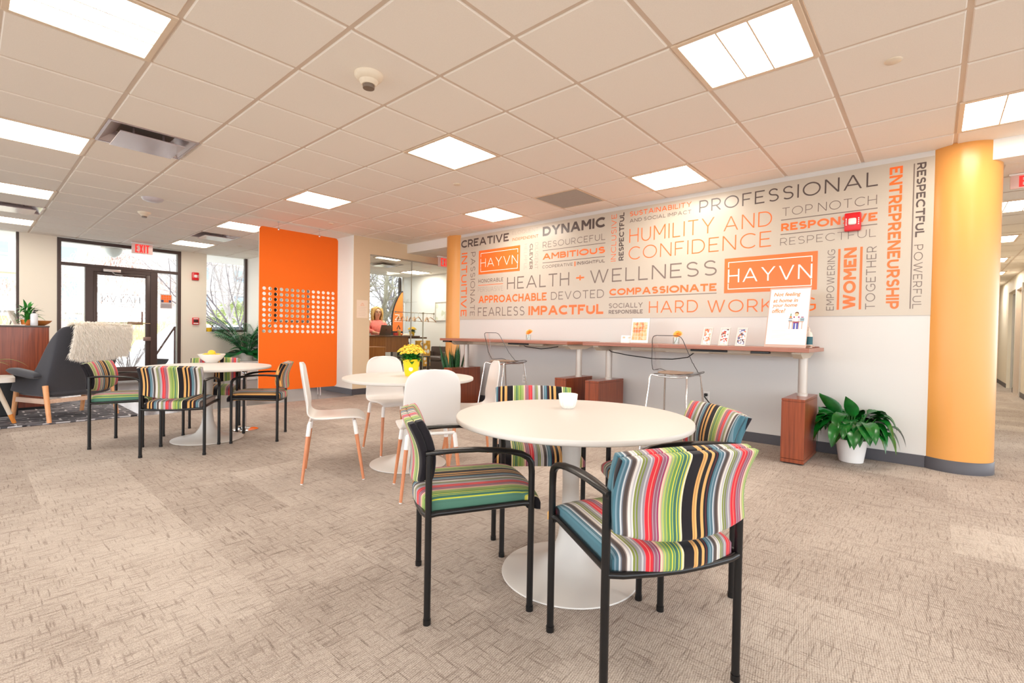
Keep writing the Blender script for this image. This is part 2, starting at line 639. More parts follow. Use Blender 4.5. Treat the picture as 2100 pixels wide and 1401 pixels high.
# every glyph: width, list of strokes in a 0..w by 0..1 frame; 'd' = straight bar cut level, 'p' = polyline
def _glyph(c):
    if c == 'A': return .92, [('d', .46, 1, 0, 0), ('d', .46, 1, .92, 0), ('p', [(.16, .30), (.76, .30)])]
    if c == 'B': return .64, [('p', [(0, 0), (0, 1)]), ('p', [(0, 1), (.36, 1)] + _arc(.36, .765, .22, .235, 90, -90) + [(0, .53)]), ('p', [(0, .53), (.40, .53)] + _arc(.40, .265, .24, .265, 90, -90) + [(0, 0)])]
    if c == 'C': return .82, [('p', _arc(.5, .5, .5, .5, 46, 314, 30))]
    if c == 'D': return .80, [('p', [(0, 0), (0, 1), (.34, 1)] + _arc(.34, .5, .46, .5, 90, -90, 20) + [(0, 0)])]
    if c == 'E': return .58, [('p', [(0, 0), (0, 1)]), ('p', [(0, 1), (.58, 1)]), ('p', [(0, .51), (.52, .51)]), ('p', [(0, 0), (.58, 0)])]
    if c == 'F': return .56, [('p', [(0, 0), (0, 1)]), ('p', [(0, 1), (.56, 1)]), ('p', [(0, .49), (.50, .49)])]
    if c == 'G': return .88, [('p', _arc(.5, .5, .5, .5, 48, 318, 30) + [(.872, .46), (.52, .46)])]
    if c == 'H': return .72, [('p', [(0, 0), (0, 1)]), ('p', [(.72, 0), (.72, 1)]), ('p', [(0, .51), (.72, .51)])]
    if c == 'I': return 0.0, [('p', [(0, 0), (0, 1)])]
    if c == 'K': return .68, [('p', [(0, 0), (0, 1)]), ('d', .0, .32, .66, 1), ('d', .24, .56, .68, 0)]
    if c == 'L': return .52, [('p', [(0, 0), (0, 1)]), ('p', [(0, 0), (.52, 0)])]
    if c == 'M': return .86, [('p', [(0, 0), (0, 1)]), ('p', [(.86, 0), (.86, 1)]), ('d', .43, .30, 0, 1), ('d', .43, .30, .86, 1)]
    if c == 'N': return .76, [('p', [(0, 0), (0, 1)]), ('p', [(.76, 0), (.76, 1)]), ('d', .76, 0, 0, 1)]
    if c == 'O': return 1.0, [('p', _arc(.5, .5, .5, .5, 90, 450, 44))]
    if c == 'P': return .62, [('p', [(0, 0), (0, 1)]), ('p', [(0, 1), (.32, 1)] + _arc(.32, .70, .30, .30, 90, -90) + [(0, .40)])]
    if c == 'Q': return 1.0, [('p', _arc(.5, .5, .5, .5, 90, 450, 44)), ('d', .92, 0, .58, .34)]
    if c == 'R': return .66, [('p', [(0, 0), (0, 1)]), ('p', [(0, 1), (.34, 1)] + _arc(.34, .70, .30, .30, 90, -90) + [(0, .40)]), ('d', .34, .40, .66, 0)]
    if c == 'S': return .62, [('p', [(.57, .86)] + _arc(.31, .755, .27, .245, 52, 180, 10)[0:] + _arc(.33, .735, .29, .225, 185, 262, 6) + [(.42, .485)] + _arc(.33, .255, .29, .255, 62, -90, 12) + _arc(.31, .26, .31, .26, -95, -142, 5))]
    if c == 'T': return .68, [('p', [(.34, 0), (.34, 1)]), ('p', [(0, 1), (.68, 1)])]
    if c == 'U': return .72, [('p', [(0, 1), (0, .36)] + _arc(.36, .36, .36, .36, 180, 360, 18) + [(.72, 1)])]
    if c == 'V': return .86, [('d', .43, 0, 0, 1), ('d', .43, 0, .86, 1)]
    if c == 'W': return 1.24, [('d', .33, 0, 0, 1), ('d', .33, 0, .62, 1), ('d', .91, 0, .62, 1), ('d', .91, 0, 1.24, 1)]
    if c == 'X': return .76, [('d', 0, 0, .76, 1), ('d', .76, 0, 0, 1)]
    if c == 'Y': return .82, [('d', .41, .44, 0, 1), ('d', .41, .44, .82, 1), ('p', [(.41, 0), (.41, .47)])]
    if c == 'Z': return .66, [('p', [(0, 1), (.66, 1)]), ('p', [(0, 0), (.66, 0)]), ('d', 0, 0, .66, 1)]
    if c == '+': return .8, [('p', [(0, .5), (.8, .5)]), ('p', [(.4, .1), (.4, .9)])]
    return .4, []
def _ribbon(pts, hw):
    """left and right offsets of a polyline with mitred corners"""
    P = [Vector((a, b)) for a, b in pts]
    Q = [P[0]]
    for p in P[1:]:
        if (p - Q[-1]).length > 1e-6:
            Q.append(p)
    closed = (Q[0] - Q[-1]).length < 1e-5
    n = len(Q)
    Lr, Rr = [], []
    for i in range(n):
        if closed:
            a = Q[i] - Q[i - 1] if i else Q[0] - Q[-2]
            b = Q[i + 1] - Q[i] if i < n - 1 else Q[1] - Q[0]
        else:
            a = Q[i] - Q[max(i - 1, 0)] if i else Q[1] - Q[0]
            b = Q[min(i + 1, n - 1)] - Q[i] if i < n - 1 else Q[-1] - Q[-2]
        a = a.normalized(); b = b.normalized()
        na, nb = Vector((-a.y, a.x)), Vector((-b.y, b.x))
        m_ = (na + nb)
        m_ = m_.normalized() if m_.length > 1e-6 else na
        k = hw / max(.35, m_.dot(na))
        Lr.append(Q[i] + m_ * k); Rr.append(Q[i] - m_ * k)
    return Lr, Rr
def stroke_word(bm, s, W, Hh, weight, place, track=.24, nrm=(-1, 0, 0)):
    """word filling W by Hh metres; weight = stroke over cap height"""
    t = weight * Hh
    gl = [_glyph(c) for c in s]
    tr = track if weight < .12 else (.19 if weight < .18 else .12)
    # skeleton widths scale with kx so that the whole word is W wide
    fixed = t * len(s)
    nat = sum(g[0] for g in gl) + (tr - .0) * (len(s) - 1)
    kx = (W - fixed) / nat
    x = t / 2
    zs = Hh - t
    nv = Vector(nrm)
    lift = [0]
    def face(pts):
        try:
            bm.faces.new([bm.verts.new(Vector(place(p[0], p[1])) + nv * (lift[0] * .00012)) for p in pts])
        except ValueError:
            pass
    for (w, strokes) in gl:
        for si, st in enumerate(strokes):
            lift[0] = si
            if st[0] == 'p':
                pts = [(x + a * kx, t / 2 + b * zs) for a, b in st[1]]
                # straight strokes that reach the frame run to the full height
                if len(pts) == 2 and abs(pts[0][0] - pts[1][0]) < 1e-9:
                    a, b = st[1]
                    ya = 0 if a[1] <= 0 else t / 2 + a[1] * zs
                    yb = Hh if b[1] >= 1 else t / 2 + b[1] * zs
                    pts = [(pts[0][0], ya), (pts[1][0], yb)]
                if len(pts) == 2 and abs(pts[0][1] - pts[1][1]) < 1e-9:
                    pts = [(pts[0][0] - (t / 2 if st[1][0][0] <= 0 else 0), pts[0][1]), (pts[1][0] + t / 2 * (st[1][1][0] >= w - .001), pts[1][1])]
                Lr, Rr = _ribbon(pts, t / 2)
                for i in range(len(Lr) - 1):
                    face([Lr[i], Rr[i], Rr[i + 1], Lr[i + 1]])
            else:
                _, x0, y0, x1, y1 = st
                X0, X1 = x + x0 * kx, x + x1 * kx
                Y0 = 0 if y0 <= 0 else (Hh if y0 >= 1 else t / 2 + y0 * zs)
                Y1 = 0 if y1 <= 0 else (Hh if y1 >= 1 else t / 2 + y1 * zs)
                dx, dy = X1 - X0, Y1 - Y0
                h = t / 2 * math.hypot(dx, dy) / max(1e-6, abs(dy))
                # keep the outer corners inside the letter
                h = min(h, t * .95)
                face([(X0 - h, Y0), (X0 + h, Y0), (X1 + h, Y1), (X1 - h, Y1)])
        x += w * kx + t + tr * kx
# ================================================================== THE ROOM
m_wall = mat('cream wall paint', (236, 228, 212), 0.55, bump=0.02, nscale=300)
m_white = mat('white wall paint', (240, 238, 234), 0.5)
m_tile = mat('ceiling tile', (245, 239, 230), 0.9, spec=0.1, noise=0.02, nscale=160, bump=0.04)
m_bar = mat('ceiling grid metal', (222, 206, 190), 0.5)
m_base = mat('dark grey rubber base', (78, 76, 82), 0.45)
m_bronze = mat('dark bronze frame', (74, 60, 56), 0.4, metal=0.3)
m_black = mat('black metal', (14, 14, 16), 0.3)
m_blackp = mat('black plastic', (20, 20, 22), 0.45)
m_chrome = mat('chrome', (225, 225, 228), 0.12, metal=1.0)
m_wht = mat('white laminate', (210, 205, 199), 0.42)
m_whtm = mat('white lacquer metal', (240, 238, 236), 0.35)
m_red = mat('red signal plastic', (214, 24, 34), 0.35)
m_orange = mat('orange', (255, 118, 38), 0.6)
m_paper = mat('white paper', (246, 243, 240), 0.6)
m_glass = glass_mat('window glass', (0.98, 0.99, 0.985), 0.01)

# floor: carpet with the entrance plank floor beyond
bm = BM()
quad(bm, [(-6, -6, 0), (20, -6, 0), (20, 7.16, 0), (-6, 7.16, 0)])
quad(bm, [(4.26, 7.16, 0), (20, 7.16, 0), (20, YE + .2, 0), (4.26, YE + .2, 0)])
quad(bm, [(-6, 7.16, 0), (4.26, 7.16, 0), (4.26, YE + .2, 0), (-6, YE + .2, 0)], mi=1)
struct('floor', bm, [carpet_mat(), plank_mat()])

LIGHTS = {(1, 1): 'square ceiling light over the yellow potted flowers table',
          (1, -3): 'largest square ceiling light, at upper right above the front table',
          (4, -1): 'square ceiling light nearest the lettered wall, above the word professional',
          (4, 3): 'small square ceiling light next to the far end of the lettered wall',
          (1, 5): 'square ceiling light just in front of the hanging orange panel',
          (-3, 1): 'large square ceiling light cut by the top left corner of the photo',
          (-3, 5): 'square ceiling light at the left edge beside the big square air diffuser',
          (-3, 9): 'slim looking ceiling light at the left edge, third from the camera',
          (-3, 13): 'ceiling light at the left edge nearest the entrance windows',
          (1, 9): 'ceiling light partly hidden behind the top of the orange panel',
          (1, 13): 'ceiling light nearest the wall between door and tree window',
          (4, -5): 'square ceiling light at the right edge above the big yellow column',
          (-3, -3): 'ceiling light overhead, just out of the top of the photo', (1, -7): 'ceiling light out of frame at the right of the camera',
          (-7, 1): 'ceiling light out of frame at the left of the camera', (-7, -3): 'ceiling light behind the camera'}
VENTS = {(-2, 4), (-3, 11), (1, 11), (4, 1)}
# ceiling: drop tiles in a grid, left out where a fitting sits
bm = BM()
g = 0.012
for i in range(-12, 6):
    for j in range(-13, 16):
        if (i, j) in LIGHTS or (i, j) in VENTS:
            continue
        x0, x1 = GX + i * TILE + g, GX + (i + 1) * TILE - g
        y0, y1 = GY + j * TILE + g, GY + (j + 1) * TILE - g
        x1 = min(x1, WX + 0.02); y1 = min(y1, YE)
        if y0 > YE - 0.03 or x0 > WX:
            continue
        b = 0.006
        A = [bm.verts.new(p) for p in ((x0, y0, H), (x1, y0, H), (x1, y1, H), (x0, y1, H))]
        B = [bm.verts.new(p) for p in ((x0 + b, y0 + b, H - .009), (x1 - b, y0 + b, H - .009), (x1 - b, y1 - b, H - .009), (x0 + b, y1 - b, H - .009))]
        bm.faces.new(list(reversed(B)))
        for k in range(4):
            bm.faces.new((A[(k + 1) % 4], A[k], B[k], B[(k + 1) % 4]))
for i in range(-12, 7):
    x = GX + i * TILE
    if x < WX:
        quad(bm, [(x - g, -6, H - .001), (x - g, YE, H - .001), (x + g, YE, H - .001), (x + g, -6, H - .001)], 1)
for j in range(-13, 17):
    y = GY + j * TILE
    if y < YE:
        quad(bm, [(-6, y - g, H - .0005), (-6, y + g, H - .0005), (WX + .02, y + g, H - .0005), (WX + .02, y - g, H - .0005)], 1)
quad(bm, [(-6, -6, H + .12), (-6, YE + .2, H + .12), (WX + .3, YE + .2, H + .12), (WX + .3, -6, H + .12)])
bmesh.ops.recalc_face_normals(bm, faces=[])
struct('ceiling', bm, [m_tile, m_bar])
# lower ceiling of the passage behind the lettered wall, office ceiling
bm = BM()
LC = 2.50
quad(bm, [(WX + .199, -6, LC), (WX + .199, 7.25, LC), (20, 7.25, LC), (20, -6, LC)])
for k in range(0, 24):
    quad(bm, [(5.95 + k * TILE, -6, LC - .002), (5.95 + k * TILE, 7.25, LC - .002), (5.97 + k * TILE, 7.25, LC - .002), (5.97 + k * TILE, -6, LC - .002)], 1)
for k in range(0, 22):
    quad(bm, [(WX + .2, -5.9 + k * TILE, LC - .003), (WX + .2, -5.88 + k * TILE, LC - .003), (20, -5.88 + k * TILE, LC - .003), (20, -5.9 + k * TILE, LC - .003)], 1)
struct('ceiling_passage', bm, [m_tile, m_bar])
bm = BM()
OC = 2.655
quad(bm, [(4.3, 7.25, OC), (4.3, YE, OC), (8.6, YE, OC), (8.6, 7.25, OC)])
for k in range(0, 7):
    quad(bm, [(4.4 + k * TILE, 7.3, OC - .002), (4.4 + k * TILE, YE, OC - .002), (4.42 + k * TILE, YE, OC - .002), (4.42 + k * TILE, 7.3, OC - .002)], 1)
    quad(bm, [(4.5, 7.45 + k * TILE, OC - .003), (4.5, 7.47 + k * TILE, OC - .003), (8.52, 7.47 + k * TILE, OC - .003), (8.52, 7.45 + k * TILE, OC - .003)], 1)
struct('ceiling_office', bm, [m_tile, m_bar])

# entrance wall with its openings
def wallbox(name, parts, ms=None):
    bm = BM()
    for lo, hi in parts:
        box(bm, lo, hi)
    return struct(name, bm, ms or m_wall)
YO = YE + 0.18
wallbox('wall_entrance', [((0.625, YE, 0), (1.094, YO, H + .1)), ((2.965, YE, 0), (3.43, YO, H + .1)),
                          ((-6, YE, 0), (0.625, YO, 0.62)), ((3.43, YE, 0), (4.26, YO, 1.0)),
                          ((-6, YE, H), (4.5, YO, H + .2))])
wallbox('wall_partition', [((4.26, 7.252, 0), (4.57, 8.78, H + .1)), ((4.26, 10.53, 0), (4.57, YO, H + .1)), ((4.26, 8.78, 0), (4.57, 10.53, 1.2)), ((4.26, 8.78, 2.35), (4.57, 10.53, H + .1))], mat('white warm paint', (236, 231, 224), 0.5))
wallbox('wall_partition_end', [((4.2605, 7.248, .1), (4.57, 7.252, H - .01))], mat('beige paint', (226, 204, 172), 0.5))
wallbox('wall_office_header', [((4.57, 7.25, 2.385), (WX + .2, 7.35, H + .1)), ((WX + .2, 7.25, 2.385), (8.7, 7.35, H + .1))], mat('beige paint', (226, 204, 172), 0.5))
wallbox('wall_office_window_side', [((4.57, YE, 0), (6.3, YO, OC)), ((6.3, YE, 0), (8.52, YO, 0.62)), ((8.47, YE, 0), (8.7, YO, OC))], m_white)
wallbox('wall_office_right', [((8.52, 7.25, 0), (8.7, YO, H))], m_white)
wallbox('wall_mural', [((WX, 0.0, 0), (WX + .2, 5.84, H + .1))], mat('warm white wall', (213, 211, 208), 0.42))
wallbox('wall_soffit_right', [((WX, -6, LC), (WX + .2, -0.0, H + .1))], m_white)
wallbox('wall_soffit_left', [((WX, 5.84, LC), (WX + .2, 7.25, H + .1))], m_white)
wallbox('wall_passage_right', [((8.0, -1.5, 0), (13.55, -1.3, LC)), ((14.45, -1.5, 0), (14.75, -1.3, LC)), ((15.95, -1.5, 0), (20, -1.3, LC)),
                               ((13.55, -1.5, 2.23), (14.45, -1.3, LC)), ((14.75, -1.5, 2.2), (15.95, -1.3, LC)), ((13.5, -3.5, 0), (19.9, -3.4, LC))])
wallbox('wall_passage_back', [((8.7, 0.9, 0), (20, 1.0, LC)), ((19.9, -3.5, 0), (20.1, 1, LC)), ((8.6, .9, 0), (8.7, 7.25, LC))])

# columns, half sunk in the ends of the lettered wall
m_yel = mat('yellow satin paint', (224, 158, 82), 0.30)
for nm, cy in (('column_right', -0.15), ('column_left', 5.985)):
    bm = BM()
    lathe(bm, [(0.245, 0.0), (0.245, H + .05)], (5.51, cy, 0), 64)
    o = struct(nm, bm, m_yel, smooth=True)
    bm = BM()
    lathe(bm, [(0.2445, 0), (0.251, 0.0), (0.251, 0.096), (0.248, 0.1), (0.2445, 0.1)], (5.51, cy, 0), 64)
    struct('baseboard_' + nm, bm, m_base, smooth=True)
# rubber base along the walls
def base(name, pts):
    bm = BM()
    for (a, b) in pts:
        box(bm, a, b, 0.003)
    struct(name, bm, m_base)
base('baseboard_mural', [((WX - .008, .03, 0), (WX, 5.8, .1))])
base('baseboard_partition', [((4.252, 7.242, 0), (4.26, YE, .1)), ((4.252, 7.242, 0), (4.57, 7.25, .1))])
base('baseboard_entrance', [((0.63, YE - .008, 0), (1.09, YE, .1)), ((2.97, YE - .008, 0), (4.26, YE, .1))])
base('baseboard_passage', [((14.45, -1.3, 0), (14.75, -1.292, .1)), ((15.95, -1.3, 0), (19.9, -1.292, .1)), ((8, -1.3, 0), (13.55, -1.292, .1))])
# passage door and glazed sidelight
bm = BM()
box(bm, (13.6, -1.42, 0.01), (14.4, -1.36, 2.15))
d = struct('door_3', bm, wood('pale maple', (232, 196, 150), (214, 174, 126)))
bm = BM()
for lo, hi in (((13.52, -1.4, 0), (13.6, -1.28, 2.23)), ((14.4, -1.4, 0), (14.48, -1.28, 2.23)), ((13.6, -1.399, 2.15), (14.4, -1.281, 2.23))):
    box(bm, lo, hi)
struct('door_frame', bm, m_wht, parent=d)
bm = BM()
tube(bm, [(13.68, -1.36, 1.0), (13.68, -1.30, 1.0), (13.8, -1.30, 1.0)], .01, 8)
obj('door_handle', bm, m_chrome, d)
bm = BM()
box(bm, (14.75, -1.41, 0.02), (15.95, -1.395, 2.2))
w = struct('window_3', bm, glass_mat('greenish glass', (0.80, 0.86, 0.78), 0.05))
bm = BM()
for lo, hi in (((14.75, -1.42, 0), (14.79, -1.36, 2.2)), ((15.91, -1.42, 0), (15.95, -1.36, 2.2)), ((14.79, -1.419, 2.16), (15.91, -1.361, 2.2))):
    box(bm, lo, hi)
struct('window_frame', bm, m_wht, parent=w)

# ------------------------------------------------------------------ windows and entrance door
def frame(bm, x0, x1, y0, y1, z0, z1, t, sides='LRTB'):
    if 'L' in sides: box(bm, (x0, y0, z0), (x0 + t, y1, z1), .004)
    if 'R' in sides: box(bm, (x1 - t, y0, z0), (x1, y1, z1), .004)
    if 'T' in sides: box(bm, (x0 + t * ('L' in sides), y0 + .001, z1 - t), (x1 - t * ('R' in sides), y1 - .001, z1), .004)
    if 'B' in sides: box(bm, (x0 + t * ('L' in sides), y0 + .001, z0), (x1 - t * ('R' in sides), y1 - .001, z0 + t), .004)
def window(name, x0, x1, z0, z1, t, sides, mullions=()):
    bm = BM()
    box(bm, (x0, YE + .08, z0), (x1, YE + .09, z1))
    w = struct(name, bm, m_glass)
    bm = BM()
    frame(bm, x0, x1, YE + .05, YE + .14, z0, z1, t, sides)
    for mx in mullions:
        box(bm, (mx, YE + .05, z0), (mx + t, YE + .14, z1), .004)
    struct('window_frame', bm, m_bronze, parent=w)
    return w
window('window_1', -5.5, 0.625, 0.62, H, .035, 'LRB', (-2.4,))
w2 = window('window_2', 3.43, 4.262, 1.0, H, .05, 'RB')
window('window_4', 6.3, 8.47, 0.62, OC, .05, 'LRB')
bm = BM()
box(bm, (4.30, 8.80, 1.22), (4.31, 10.51, 2.33))
w6 = struct('window_6', bm, m_glass)
bm = BM()
for lo, hi in (((4.265, 8.78, 1.2), (4.35, 8.89, 2.35)), ((4.265, 10.36, 1.2), (4.35, 10.53, 2.35)), ((4.267, 8.88, 1.2), (4.348, 10.37, 1.25)), ((4.267, 8.88, 2.30), (4.348, 10.37, 2.35))):
    box(bm, lo, hi, .004)
struct('window_frame', bm, m_black, parent=w6)
bm = BM()
box(bm, (3.43, YE - .01, .975), (4.26, YE + .06, 1.0), .004)
struct('window_sill', bm, m_white, parent=w2)

# entrance: frame, transom, sidelights
bm = BM()
x0, x1 = 1.094, 2.965
f0, f1 = YE - .01, YE + .11
for lo, hi in (((x0, f0, 0), (x0 + .055, f1, 2.648)), ((x1 - .06, f0, 0), (x1, f1, 2.648)), ((x0 + .05, f0 + .002, 2.585), (x1 - .05, f1 - .002, 2.648)),
               ((x0 + .05, f0 + .002, 2.165), (x1 - .05, f1 - .002, 2.22)), ((1.47, f0 + .001, 0), (1.585, f1 - .001, 2.166)), ((2.45, f0 + .001, 0), (2.565, f1 - .001, 2.166)),
               ((x0 + .05, f0 + .003, 0), (1.472, f1 - .003, .12)), ((2.563, f0 + .003, 0), (x1 - .05, f1 - .003, .12)), ((1.583, f0 + .003, 2.10), (2.452, f1 - .003, 2.167))):
    box(bm, lo, hi, .004)
dr = struct('door_1', bm, m_bronze)
bm = BM()
for lo, hi in (((1.14, YE + .04, 2.21), (2.92, YE + .05, 2.6)), ((1.14, YE + .04, .1), (1.48, YE + .05, 2.18)), ((2.55, YE + .04, .1), (2.92, YE + .05, 2.18))):
    box(bm, lo, hi)
struct('glazing', bm, m_glass, parent=dr)
bm = BM()
frame(bm, 1.585, 2.45, YE + .0, YE + .05, 0.03, 2.10, .06, 'LT')
box(bm, (2.372, YE - .001, .03), (2.45, YE + .051, 2.099), .004)
box(bm, (1.64, YE + .002, .03), (2.375, YE + .048, .30), .004)
leafo = obj('door_leaf', bm, m_bronze, dr)
bm = BM()
box(bm, (1.64, YE + .02, .28), (2.375, YE + .03, 2.05))
obj('door_glass', bm, m_glass, leafo)
bm = BM()
tube(bm, [(1.62, YE - .05, 1.15), (2.44, YE - .05, 1.145)], .008, 8)
for x in (1.63, 2.43):
    tube(bm, [(x, YE, 1.15), (x, YE - .05, 1.15)], .008, 8)
box(bm, (2.08, YE - .07, 1.115), (2.32, YE - .04, 1.175), .004)
obj('push_bar', bm, mat('bronze pull', (150, 128, 104), 0.4, metal=0.6), leafo)
bm = BM()
box(bm, (2.30, YE - .015, 1.12), (2.33, YE, 1.38), .003)
box(bm, (2.33, YE - .05, .80), (2.45, YE, .88), .004)
obj('door_lock', bm, mat('brushed bronze', (140, 118, 112), 0.4, metal=0.5), leafo)
bm = BM()
box(bm, (1.72, YE - .06, 2.10), (1.98, YE - .01, 2.155), .006)
tube(bm, [(1.85, YE - .05, 2.10), (1.88, YE - .12, 2.06), (2.0, YE - .06, 2.055)], .009, 8)
obj('door_closer', bm, mat('aluminium paint', (196, 190, 186), 0.35, metal=0.6), leafo)
# lettering on the door glass reads from outside
bm = BM()
yy = YE + .018
stroke_word(bm, 'HAYVN', .575, .125, .07, lambda u, v: (2.285 - u, yy, 1.535 + v), nrm=(0, -1, 0))
t = .006
for lo, hi in (((1.70, 1.69), (2.29, 1.69 + t)), ((1.70, 1.50), (2.29, 1.50 + t)), ((1.70, 1.50), (1.70 + t, 1.69)), ((2.29 - t, 1.50), (2.29, 1.69))):
    quad(bm, [(lo[0], yy, lo[1]), (hi[0], yy, lo[1]), (hi[0], yy, hi[1]), (lo[0], yy, hi[1])])
put_text(bm, 'coworking + community', lambda u, v: (2.285 - u * .57, yy, 1.445 + v * .03))
obj('door_lettering', bm, mat('dark vinyl', (104, 94, 92), .6), leafo, smooth=False)

# ------------------------------------------------------------------ ceiling lights
m_lamp = lamp_mat('lit diffuser', LAMP_COL, LAMP_STR)
m_trim = mat('light trim enamel', (228, 208, 184), 0.4)
def troffer(m_lamp):
    t = thing('ceiling_light', '', 'ceiling light', group='square ceiling lights')
    s = TILE
    bm = BM()
    w = .03
    for lo, hi in (((0, 0, -.012), (s, w, .02)), ((0, s - w, -.012), (s, s, .02)), ((0, w, -.012), (w, s - w, .02)), ((s - w, w, -.012), (s, s - w, .02)),
                   ((w, .222, -.012), (s - w, .232, .01)), ((w, .376, -.012), (s - w, .386, .01))):
        box(bm, lo, hi, .002)
    box(bm, (0, 0, .05), (s, s, .08))
    obj('light_frame', bm, m_trim, t, smooth=False)
    for a, b in ((w, .225), (.231, .378), (.384, s - w)):
        bm = BM()
        quad(bm, [(w, a, -.004), (w, b, -.004), (s - w, b, -.004), (s - w, a, -.004)])
        obj('diffuser', bm, m_lamp, t, smooth=False)
    return t
tr0 = None
for (i, j), lab in LIGHTS.items():
    loc = (GX + i * TILE, GY + j * TILE, H)
    if tr0 is None:
        tr0 = troffer(m_lamp)
        tr0.location = loc
        tr0['label'] = lab
    else:
        dup(tr0, loc, 0, lab)
OFFS = [((6.5, 4.2, LC), 'unseen ceiling light added to brighten the passage behind the lettered wall'), ((6.9, 8.1, OC), 'slim sliver of ceiling light in the office near the yellow column'),  # the one behind the lettered wall is added, out of sight, to brighten the passage
        ((6.95, -.92, LC), 'ceiling light in the passage just right of the yellow column'), ((9.2, -.85, LC), 'smaller second ceiling light deep in the passage at right'),
        ((11.6, -.95, LC), 'ceiling light added to brighten the passage, third from the column'), ((13.9, -1.1, LC), 'ceiling light added to brighten the passage in front of the maple door'), ((16.4, -1.1, LC), 'ceiling light added to brighten the deepest part of the passage'),  # these three are added to brighten the passage walls and floor
        ((5.78, 8.45, OC), 'ceiling light inside the glass office, in front of the air diffuser'), ((7.63, 10.1, OC), 'bright ceiling light inside the glass office near its far wall')]
tr1 = troffer(lamp_mat('lit office diffuser', (1.0, .93, .82, 1), 19.0))
for k, (loc, lab) in enumerate(OFFS):
    if k == 0:
        tr1.location = loc
        tr1['label'] = lab
    else:
        dup(tr0 if loc[0] in (6.95, 9.2) else tr1, loc, 0, lab)

# air diffusers: a drop plate under a square neck
m_steel = mat('grey enamel diffuser', (190, 176, 178), 0.22, metal=0.35)
m_neck = mat('diffuser throat', (110, 90, 72), 0.5)
def diffuser(dark=False):
    t = thing('air_diffuser', '', 'air vent', group='square plate air diffusers')
    s = TILE
    bm = BM()
    w = .02
    for lo, hi in (((0, 0, -.01), (s, w, .0)), ((0, s - w, -.01), (s, s, .0)), ((0, w, -.01), (w, s - w, .0)), ((s - w, w, -.01), (s, s - w, .0))):
        box(bm, lo, hi, .002)
    # flared throat
    a, b = w, .12
    A = [bm.verts.new(p) for p in ((a, a, -.004), (s - a, a, -.004), (s - a, s - a, -.004), (a, s - a, -.004))]
    B = [bm.verts.new(p) for p in ((b, b, .07), (s - b, b, .07), (s - b, s - b, .07), (b, s - b, .07))]
    for k in range(4):
        bm.faces.new((A[k], A[(k + 1) % 4], B[(k + 1) % 4], B[k]))
    obj('vent_frame', bm, m_steel, t, smooth=False)
    bm = BM()
    lathe(bm, [(0, .075), (.17, .075), (.17, .2)], (s / 2, s / 2, 0), 24)
    quad(bm, [(b, b, .071), (b, s - b, .071), (s - b, s - b, .071), (s - b, b, .071)])
    obj('vent_throat', bm, m_neck, t)
    bm = BM()
    box(bm, (.085, .085, -.046), (s - .085, s - .085, -.038), .002)
    for x in (.2, s - .2):
        box(bm, (x, .28, -.04), (x + .012, .30, .072))
    obj('vent_plate', bm, m_steel, t, smooth=False)
    return t
v0 = diffuser()
v0.location = (GX - 2 * TILE, GY + 4 * TILE, H)
v0['label'] = 'large square plate air diffuser in the ceiling at upper left'
dup(v0, (GX - 3 * TILE, GY + 11 * TILE, H), 0, 'air diffuser at the left edge between two ceiling lights near the windows')
dup(v0, (GX + 1 * TILE, GY + 11 * TILE, H), 0, 'small air diffuser left of the orange panel, near the entrance')
dup(v0, (6.25, 9.45, OC), 0, 'air diffuser inside the glass office above the seated woman')
t = thing('return_grille', 'grey square return air grille above the word dynamic', 'air vent', (GX + 4 * TILE, GY + TILE, H))
bm = BM()
frame_w = .02
for lo, hi in (((0, 0, -.008), (TILE, .02, .0)), ((0, TILE - .02, -.008), (TILE, TILE, .0)), ((0, .02, -.008), (.02, TILE - .02, .0)), ((TILE - .02, .02, -.008), (TILE, TILE - .02, .0))):
    box(bm, lo, hi, .002)
obj('vent_frame', bm, m_trim, t, smooth=False)
bm = BM()
m_eg = mat('grey egg crate', (214, 202, 190), 0.5)
for k in range(1, 40):
    q = .02 + k * (TILE - .04) / 40
    quad(bm, [(q, .02, -.006), (q, TILE - .02, -.006), (q, TILE - .02, .012), (q, .02, .012)])
    quad(bm, [(.02, q, -.006), (TILE - .02, q, -.006), (TILE - .02, q, .012), (.02, q, .012)])
quad(bm, [(.01, .01, .004), (.01, TILE - .01, .004), (TILE - .01, TILE - .01, .004), (TILE - .01, .01, .004)])
obj('vent_core', bm, m_eg, t, smooth=False)

# small ceiling fittings
m_ivory = mat('ivory plastic', (232, 218, 196), 0.4)
def smoke(loc, lab, s=1.0):
    t = thing('smoke_detector', lab, 'smoke detector', loc)
    bm = BM()
    lathe(bm, [(0, 0), (.075 * s, 0), (.075 * s, -.012 * s), (.06 * s, -.03 * s), (.05 * s, -.034 * s), (.042 * s, -.05 * s), (.036 * s, -.056 * s), (0, -.056 * s)], (0, 0, 0), 32)
    obj('detector_base', bm, m_ivory, t)
    bm = BM()
    lathe(bm, [(.031 * s, -.055 * s), (.030 * s, -.068 * s), (.026 * s, -.068 * s), (.026 * s, -.055 * s)], (0, 0, 0), 12)
    lathe(bm, [(0, -.075 * s), (.030 * s, -.074 * s), (.031 * s, -.068 * s), (0, -.068 * s)], (0, 0, 0), 24)
    obj('sensor_head', bm, mat('dark sensor grey', (120, 104, 90), .4), t)
smoke((1.655, 2.665, H - .009), 'ivory smoke detector on the ceiling tile at top centre', 1.15)
smoke((1.644, 8.218, H - .009), 'small cone smoke detector on the ceiling above the armchairs')
bm = BM()
lathe(bm, [(0, -.045), (.06, -.04), (.10, -.025), (.115, 0), (0, 0)], (0, 0, 0), 32)
